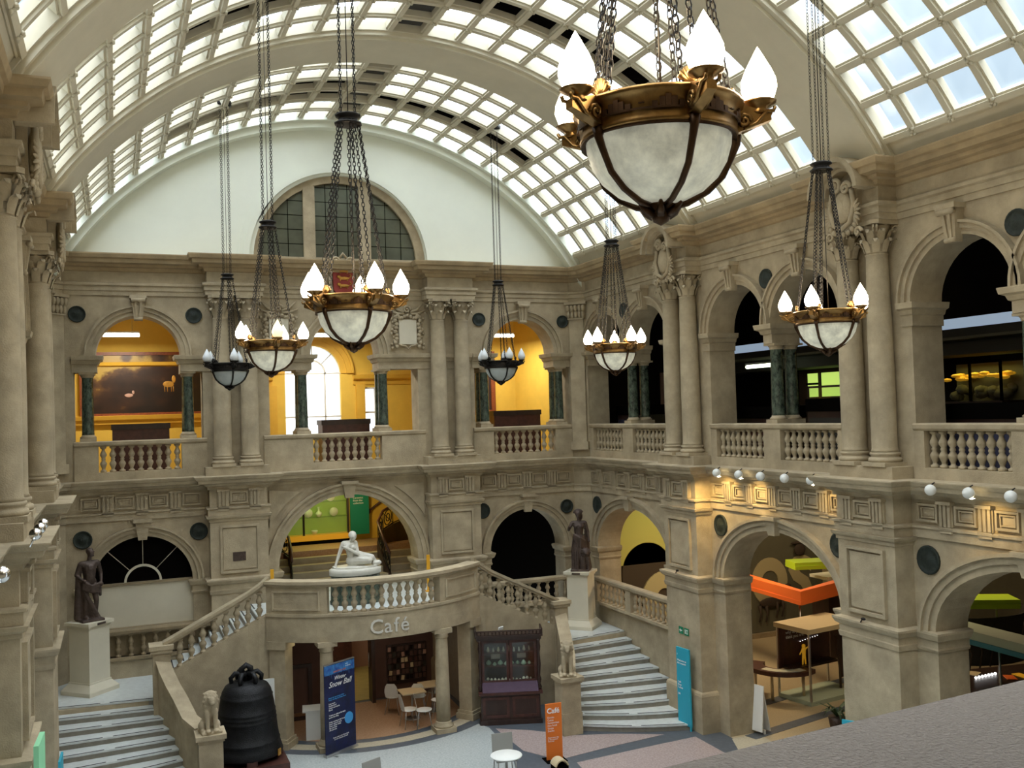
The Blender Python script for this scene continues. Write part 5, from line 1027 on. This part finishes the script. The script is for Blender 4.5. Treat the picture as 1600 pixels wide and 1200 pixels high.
# ================================================================== CAFÉ FURNITURE
def cafe_chair(x, y, rz, label, group=None):
    t = thing('cafe_chair', label, 'chair', (x, y, 0), rz, group)
    MB().lathe([(.05,.45),(.2,.45),(.22,.47),(.2,.475)], 14).build('seat', 'white', t)
    b = MB(); vs = []
    for i in range(7):
        a = -.5+i/6; 
        for j in range(6): z = .47+j*.08; wd = .19*math.sqrt(max(.05, 1-((j-2)/3.6)**2)); vs.append((a*2*wd, .19+.03*j*.5-.05*a*a, z))
    b.add(vs, [(i*6+j, (i+1)*6+j, (i+1)*6+j+1, i*6+j+1) for i in range(6) for j in range(5)], True); b.build('backrest', 'white', t)
    for sx in (-1, 1):
        for sy in (-1, 1): MB().tube([(sx*.13, sy*.13, .45), (sx*.2, sy*.2, 0)], .011, 6).build('leg', 'steel', t)
    return t
cafe_chair(.78, 24.95, R(95), 'left-hand white café chair of the nearest pair under the balcony'); cafe_chair(1.12, 24.72, R(75), 'white café chair just left of the right café column')
cafe_chair(1.75, 25.4, R(-100), 'white café chair partly hidden behind the right café column'); cafe_chair(1.35, 26.0, R(160), 'white café chair pushed to the far side of the café tables'); cafe_chair(1.9, 26.2, R(200), 'white café chair furthest back beside the leaflet rack'); cafe_chair(.72, 26.3, R(150), 'white café chair left of the far café table')
def cafe_table(x, y, rz, label):
    t = thing('cafe_table', label, 'table', (x, y, 0), rz); MB().box(-.33, .33, -.3, .3, .72, .75).build('top', 'cardboard', t); MB().tube([(0, 0, .02), (0, 0, .72)], .025, 8).build('stem', 'steel', t); MB().lathe([(.22, 0), (.2, .02), (.03, .03)], 14).build('foot', 'steel', t); return t
cafe_table(1.05, 25.6, 0, 'nearer pale square café table under the balcony'); cafe_table(1.75, 26.0, 0, 'farther pale square café table near the leaflet rack')
t = thing('round_table', 'small round white café table at the bottom centre of the hall', 'table', (1.5, 19.85, 0)); MB().lathe([(0,.72),(.34,.72),(.35,.735),(.34,.75),(0,.75)], 28).build('top', 'white', t); MB().tube([(0, 0, .02), (0, 0, .72)], .03, 8).build('stem', 'steel', t); MB().lathe([(.24, 0), (.22, .02), (.03, .04)], 16).build('foot', 'steel', t)
def grey_chair(x, y, rz, label):
    t = thing('grey_chair', label, 'chair', (x, y, 0), rz); MB().box(-.24, .24, -.22, .22, .42, .46).build('seat', 'chair_grey', t); MB().cbox((0, .23, .68), (.48, .03, .48), 0, R(-6)).build('backrest', 'chair_grey', t)
    for sx in (-1, 1):
        for sy in (-1, 1): MB().tube([(sx*.2, sy*.2, .42), (sx*.22, sy*.22, 0)], .013, 6).build('leg', 'steel', t)
grey_chair(1.72, 20.5, R(-8), 'grey square-backed chair behind the round white table'); grey_chair(-1.25, 20.2, R(25), 'grey chair whose back just shows at the bottom edge below the blue banner')
t = thing('cream_holder', 'curled cream leaflet holder at the foot of the orange café sign', 'holder', (2.95, 20.25, 0)); MB().ring(.14, .17, -.15, .15, R(10), R(170), 12, (0, .15)).build('curled_sheet', 'cardboard', t); MB().box(-.16, .16, -.14, .14, 0, .17).build('box', 'black', t)
t = thing('potted_plant', 'dark spiky potted plant beside the near grey pier', 'plant', (10.3, 19.6, 0)); MB().lathe([(.16, 0), (.22, .35), (.2, .36)], 14).build('pot', 'bronze_dark', t); lf = MB()
for i in range(16):
    a = i*2.4; r = .35+.2*(i % 3)/2; lf = MB(); vs = []
    for j, (u, wd) in enumerate(((0, .02), (.4, .035), (.75, .03), (1, .004))): x = r*u; z = .35+.75*u-.5*u*u*(1+.5*(i % 2)); vs += [(x*cos(a)-wd*sin(a), x*sin(a)+wd*cos(a), z), (x*cos(a)+wd*sin(a), x*sin(a)-wd*cos(a), z)]
    lf.add(vs, [(2*j, 2*j+1, 2*j+3, 2*j+2) for j in range(3)]); lf.build('leaf', 'leaf', t)
# ================================================================== CARVED ORNAMENT
def spiral(q, cx, cz, y, r, turns, s=1, th=.028, a0=0):
    q.tube([(cx+s*r*(1-k/26)*cos(a0+k/24*turns*2*pi), y-.03*k/24, cz+r*(1-k/26)*sin(a0+k/24*turns*2*pi)) for k in range(25)], [th*(1-.4*k/24) for k in range(25)], 6)
def cartouche(F, u, label):
    t = thing('cartouche', label, 'carving', wp(F, u, .66, 12.02), F[1], 'carved cartouches over the tall columns')
    q = MB(); q.ell((0, 0, 0), (.24, .1, .32), 16, 12); q.build('oval_shield', 'stone', t)
    q = MB(); spiral(q, -.12, .42, -.06, .16, 1.8, -1, .05); spiral(q, .16, .34, -.06, .13, 1.6, 1, .045)
    q.tube([(-.27, -.03, .3), (-.34, -.04, 0), (-.22, -.05, -.34), (0, -.06, -.44), (.22, -.05, -.34), (.34, -.04, 0), (.27, -.03, .3)], .05, 6)
    for s in (-1, 1):
        for k in range(6): a = -.9+k*.33; q.tube([(s*.3, 0, -.15), (s*(.3+.14*cos(a)), -.06, -.15+.22*sin(a)), (s*(.3+.2*cos(a*1.1)), -.02, -.15+.34*sin(a*1.05))], [.03, .04, .012], 5)
    for k in range(9): a = pi+k*pi/8; q.ell((.36*cos(a), -.02, -.3+.24*sin(a)), (.06, .06, .06), 6, 5)
    for s in (-1, 1): spiral(q, s*.38, -.55, .0, .1, 1.2, s, .035)
    q.build('scrollwork', 'stone', t); MB().box(-.3, .3, .06, .2, -.5, .45).build('backing', 'stone', t)
for Y, nm in ((21.7, 'far'), (14.97, 'near')):
    cartouche(FR, -Y, f'carved shield cartouche under the arched hood above the {nm} tall columns on the right'); cartouche(FL, Y, f'carved cartouche above the {nm} tall columns on the left wall')
for s, nm in ((-1, 'left'), (1, 'right')):
    t = thing('carved_tablet', f'carved blank tablet with fruit garlands on the back wall {nm} of the coat of arms', 'carving', (s*1.9+(.0 if s > 0 else 0), 28.0, 10.75))
    MB().box(-.27, .27, -.08, 0, -.42, .32).build('tablet', 'plaster', t)
    q = MB(); q.tube([(-.3, -.06, -.4), (-.2, -.08, -.46), (-.1, -.08, -.46), (0, -.08, -.56), (.1, -.08, -.46), (.2, -.08, -.46), (.3, -.06, -.4)], .03, 6)
    for k in range(9):
        for sx in (-1, 1):
            z = .4-k*.11; q.ell((sx*(.36+.03*sin(k*2)), -.07, z), (.07, .06, .065), 7, 5); q.ell((sx*(.45+.05*cos(k*1.7)), -.04, z-.05), (.05, .04, .05), 6, 4)
    for k in range(11): a = pi*k/10; q.ell((.34*cos(a)*.9, -.08, .40-.08*sin(2*a)**2+.04), (.06, .06, .06), 7, 5)
    spiral(q, 0, .62, -.05, .12, 1.5, 1, .04); 
    for sx in (-1, 1):
        q.tube([(sx*.1, -.04, .55), (sx*.3, -.06, .62), (sx*.5, -.04, .82)], [.05, .045, .02], 6); q.tube([(sx*.1, -.04, .5), (sx*.32, -.06, .5), (sx*.55, -.04, .6)], [.04, .04, .02], 6)
    q.build('garland', 'stone', t)
t = thing('coat_of_arms', 'red and gold coat of arms above the middle arch of the back wall', 'coat of arms', (-.02, 27.9, 12.25))
q = MB(); q.prism([(-.3, -.35), (-.16, -.5), (.16, -.5), (.3, -.35), (.32, .2), (.26, .38), (-.26, .38), (-.32, .2)], 0, .08); MB().add([(v[0], -v[2], v[1]) for v in q.v], [f[::-1] for f in q.f]).build('shield', 'arms_red', t)
for k, z in enumerate((.22, 0, -.22)): q = MB().ell((0, -.1, z), (.16, .03, .05), 10, 6).ell((-.15, -.1, z+.04), (.06, .03, .05), 8, 5); q.tube([(.14, -.1, z), (.22, -.1, z+.07), (.17, -.1, z+.12)], .015, 5); q.tube([(-.08, -.1, z), (-.12, -.1, z-.08)], .018, 5); q.tube([(.08, -.1, z), (.1, -.1, z-.08)], .018, 5); q.build('gold_lion', 'gilt', t)
q = MB(); q.tube([(-.36, -.03, .3), (-.42, -.04, 0), (-.34, -.03, -.42), (0, -.04, -.6), (.34, -.03, -.42), (.42, -.04, 0), (.36, -.03, .3)], .05, 6); spiral(q, -.2, .5, -.04, .13, 1.5, -1, .04); spiral(q, .2, .5, -.04, .13, 1.5, 1, .04); q.tube([(-.1, -.03, .6), (0, -.04, .74), (.1, -.03, .6)], .04, 6); q.build('scroll_frame', 'stone', t)
# ================================================================== SPOTLIGHTS ON THE CORNICES
for i, (y, lit) in enumerate(((19.78, 1), (18.89, 1), (18.07, 0), (17.22, 0), (16.36, 1), (13.16, 0), (12.33, 1), (11.49, 0))):
    nm = ['leftmost', 'second', 'third', 'fourth', 'fifth', 'sixth', 'seventh', 'eighth'][i]
    t = thing('spotlight', f'{nm} white ball spotlight from the left along the right-hand cornice, '+('lit' if lit else 'unlit'), 'spotlight', (7.13, y, 6.62), 0, 'ball spotlights along the right cornice')
    MB().ell((0, 0, -.03), .1, 14, 10).build('ball', 'white', t); MB().tube([(0, 0, .05), (.1, 0, .1)], .012, 5).build('arm', 'iron', t)
    if lit:
        b = MB().lathe([(0, -.02), (.06, 0)], 12); b.build('lens', 'spot_glow', t, (.04, -.02, -.12))
    if i in (0, 1, 4, 6): spot('spot_beam', (7.15, y, 6.44), (7.62, y+(.4 if i == 0 else -.1), 5.7), 60 if i < 2 else 25, (1, .68, .25), 120, .9)
spot('spot_beam', (7.0, 20.3, 6.45), (7.5, 20.93, 5.2), 90, (1, .66, .22), 100, .9)
for i, y in enumerate((13.3, 12.75, 12.1, 8.6)):
    tag(MB().ell((0, 0, 0), .068, 16, 12).tube([(0, 0, 0), (-.06, 0, -.14)], .012, 5).build('mirror_spotlight', 'chrome', None, (-7.1, y, 7.0 if i < 3 else 7.05)), ['farthest of three chrome balls on the left cornice', 'middle one of three chrome balls on the left cornice', 'nearest of three chrome balls clustered on the left cornice', 'single chrome ball at the far left edge of the picture'][i], 'spotlight')
# ================================================================== CHANDELIERS
def chain(a_len, L=.062, r=.018, w=.0055, n=4, k8=8):
    q = MB(); cnt = int(a_len/(L-2.2*w)); st = a_len/cnt
    for i in range(cnt):
        c = -st*(i+.5); pts = []
        for j in range(k8):
            t = 2*pi*j/k8; x = r*cos(t); z = c+(L/2-r)*(1 if sin(t) > 0 else -1)*min(1, abs(sin(t))*2)+r*sin(t)
            pts.append((x, 0, z) if i % 2 else (0, x, z))
        q.tube(pts, w, n, True)
    return q
RING_R = .46; SZ = 2.2
_v = Vector((RING_R-.06-.12, .0, SZ)); clen = _v.length
CH_LO = chain(clen).mesh('chain', 'iron'); CH_LOG = chain(clen).mesh('chain', 'brass_dark'); CH_UP = chain(4.35, .062, .016, .005, 3, 6).mesh('chain', 'iron')
BULB = MB().lathe([(.05,0),(.085,.02),(.105,.08),(.10,.13),(.076,.19),(.044,.25),(.02,.295),(0,.33)], 16)
bulbm = {k: BULB.mesh('bulb', k) for k in ('bulb_lit', 'bulb_dim', 'bulb_off')}
def chandelier(x, y, z, az0, lit, label, dim=None):
    t = thing('chandelier', label, 'chandelier', (x, y, z), 0)
    bm1 = 'brass' if lit else 'iron'; bm2 = 'brass_dark' if lit else 'iron'
    MB().lathe([(.43,-.10),(.452,-.10),(.462,-.088),(.455,-.075),(.470,.052),(.492,.06),(.50,.075),(.495,.09),(.44,.095),(.43,.06)], 40).build('ring_band', bm1, t)
    MB().lathe([(.425,-.1),(.455,-.12),(.45,-.085)], 40).build('lower_rim', bm2, t)
    MB().lathe([(.425,-.09),(.42,-.15),(.395,-.235),(.34,-.325),(.25,-.405),(.14,-.455),(.02,-.475)], 40).build('bowl', 'alabaster' if lit else 'alabaster_off', t)
    MB().lathe([(.03,-.45),(.07,-.465),(.11,-.48),(.055,-.51),(.06,-.54),(.045,-.57),(.0,-.595)], 14).build('finial', bm2, t)
    fin = MB()
    for k in range(6): a = k*pi/3; fin.tube([(.05*cos(a), .05*sin(a), -.53), (.1*cos(a), .1*sin(a), -.505), (.14*cos(a), .14*sin(a), -.47)], [.03, .025, .01], 5)
    fin.build('finial_leaves', bm2, t)
    for k in range(5):
        az = R(az0+72*k); ma = pi/2-az; c_, s_ = cos(ma), sin(ma)      # compass azimuth from +Y
        T = lambda r, z_, o=0: (r*c_-o*s_, r*s_+o*c_, z_)
        MB().tube([T(.452,-.08), T(.455,-.13), T(.43,-.19), T(.37,-.315), T(.28,-.40), T(.16,-.465), T(.03,-.495)], [.04, .026, .022, .02, .02, .02, .02], 6).build('rib', bm2, t)
        arm = MB(); arm.add([T(.46,-.07,-.035), T(.46,-.07,.035), T(.46,.1,.035), T(.46,.1,-.035), T(.66,.0,-.03), T(.66,.0,.03), T(.66,.05,.03), T(.66,.05,-.03)], [(0,1,2,3),(7,6,5,4),(0,4,5,1),(1,5,6,2),(2,6,7,3),(3,7,4,0)])
        for o in (-.04, .04):
            arm.tube([T(.50+.045*(1-q/14)*cos(q/12*3.2*pi), -.005+.045*(1-q/14)*sin(q/12*3.2*pi), o) for q in range(13)], .012, 5); arm.tube([T(.50, -.05, o), T(.57, -.02, o), T(.63, .05, o), T(.67, .05, o), T(.68, .075, o)], .012, 5)
        A = arm.build('arm', bm1, t)
        cu = MB().lathe([(.04,.04),(.055,.05),(.04,.065),(.05,.08),(.095,.105),(.10,.115),(.06,.12)], 16); cu.build('cup', bm1, A, T(.60, 0))
        mb = 'bulb_off' if not lit else ('bulb_dim' if dim == k else 'bulb_lit'); inst('bulb', bulbm[mb], A, T(.60, .115))
        sh = MB()
        for f in range(7): a = R(-60+20*f); sh.tube([T(.43, .1), T(.43, .1+.1*cos(a), .08*sin(a))], [.012, .02], 5)
        sh.build('shell', bm1, t)
        # stepped fret relief between the arms
        fr = MB(); 
        for u, zlo, zhi in ((9, -.03, .0), (14, -.03, .02), (18, -.03, .035), (22, -.03, .02), (27, -.03, .0), (36, -.005, .0), (45, -.03, 0), (50, -.03, .02), (54, -.03, .035), (58, -.03, .02), (63, -.03, 0)):
            a2 = ma-R(u); w2 = R(1.9); rr = .477
            fr.add([(rr*cos(a2-w2), rr*sin(a2-w2), zlo), (rr*cos(a2+w2), rr*sin(a2+w2), zlo), (rr*cos(a2+w2), rr*sin(a2+w2), zhi), (rr*cos(a2-w2), rr*sin(a2-w2), zhi), ((rr-.02)*cos(a2-w2), (rr-.02)*sin(a2-w2), zlo), ((rr-.02)*cos(a2+w2), (rr-.02)*sin(a2+w2), zlo), ((rr-.02)*cos(a2+w2), (rr-.02)*sin(a2+w2), zhi), ((rr-.02)*cos(a2-w2), (rr-.02)*sin(a2-w2), zhi)], [(0,1,2,3),(7,6,5,4),(0,4,5,1),(1,5,6,2),(2,6,7,3),(3,7,4,0)])
        NF = 12; fr.add([p for q_ in range(NF+1) for p in ((.476*cos(ma-R(7+58*q_/NF)), .476*sin(ma-R(7+58*q_/NF)), -.04), (.476*cos(ma-R(7+58*q_/NF)), .476*sin(ma-R(7+58*q_/NF)), -.028))], [(2*q_, 2*q_+2, 2*q_+3, 2*q_+1) for q_ in range(NF)])
        fr.build('fret_relief', bm2, t)
        for o in (-.05, .05):
            p0 = Vector(T(.42, .1, o)); p1 = Vector(T(.12, SZ+.05, o*.5)); d_ = (p0-p1).normalized()
            inst('chain', CH_LO, t, p1, rot=Vector((0, 0, -1)).rotation_difference(d_).to_euler())
    MB().lathe([(.13,SZ),(.17,SZ+.01),(.17,SZ+.03),(.12,SZ+.05),(.12,SZ+.09),(.16,SZ+.11),(.16,SZ+.13),(.1,SZ+.15)], 10).build('spreader', 'iron', t)
    for k in range(4): a = k*pi/2+.5; inst('chain', CH_UP, t, (.12*cos(a), .12*sin(a), SZ+.1+4.35))
    MB().tube([(0, 0, SZ+.1), (0, 0, SZ+4.5)], .007, 4).tube([(.03, 0, 0), (.02, 0, SZ)], .006, 4).build('cable', 'iron', t)
    MB().lathe([(.04,SZ+4.36),(.2,SZ+4.4),(.22,SZ+4.5),(.1,SZ+4.6)], 12).build('ceiling_plate', 'iron', t)
    if lit: point('chandelier_light', (x, y, z+.45), 60, (1, .80, .52), .3)
    return t
chandelier(-3.27, 4.88, 9.86, 185.6, 1, 'largest, nearest lit chandelier with a brass fret band and alabaster bowl')
chandelier(-3.55, 11.6, 9.57, 167, 1, 'lit chandelier in front of the coat of arms, second nearest')
chandelier(-3.55, 18.35, 9.57, 176, 1, 'lit chandelier with one dimmer yellow bulb left of centre', dim=0)
chandelier(-3.59, 25.1, 9.55, 174, 0, 'unlit dark chandelier hanging before the left pair of tall columns')
chandelier(3.73, 25.1, 9.55, 176.6, 0, 'unlit dark chandelier hanging in front of the far right yellow arch')
chandelier(3.70, 18.35, 9.50, 172.5, 1, 'lit chandelier hanging in front of the right back corner')
chandelier(3.66, 11.6, 9.48, 200.3+40, 1, 'lit chandelier in front of the near tall columns on the right')
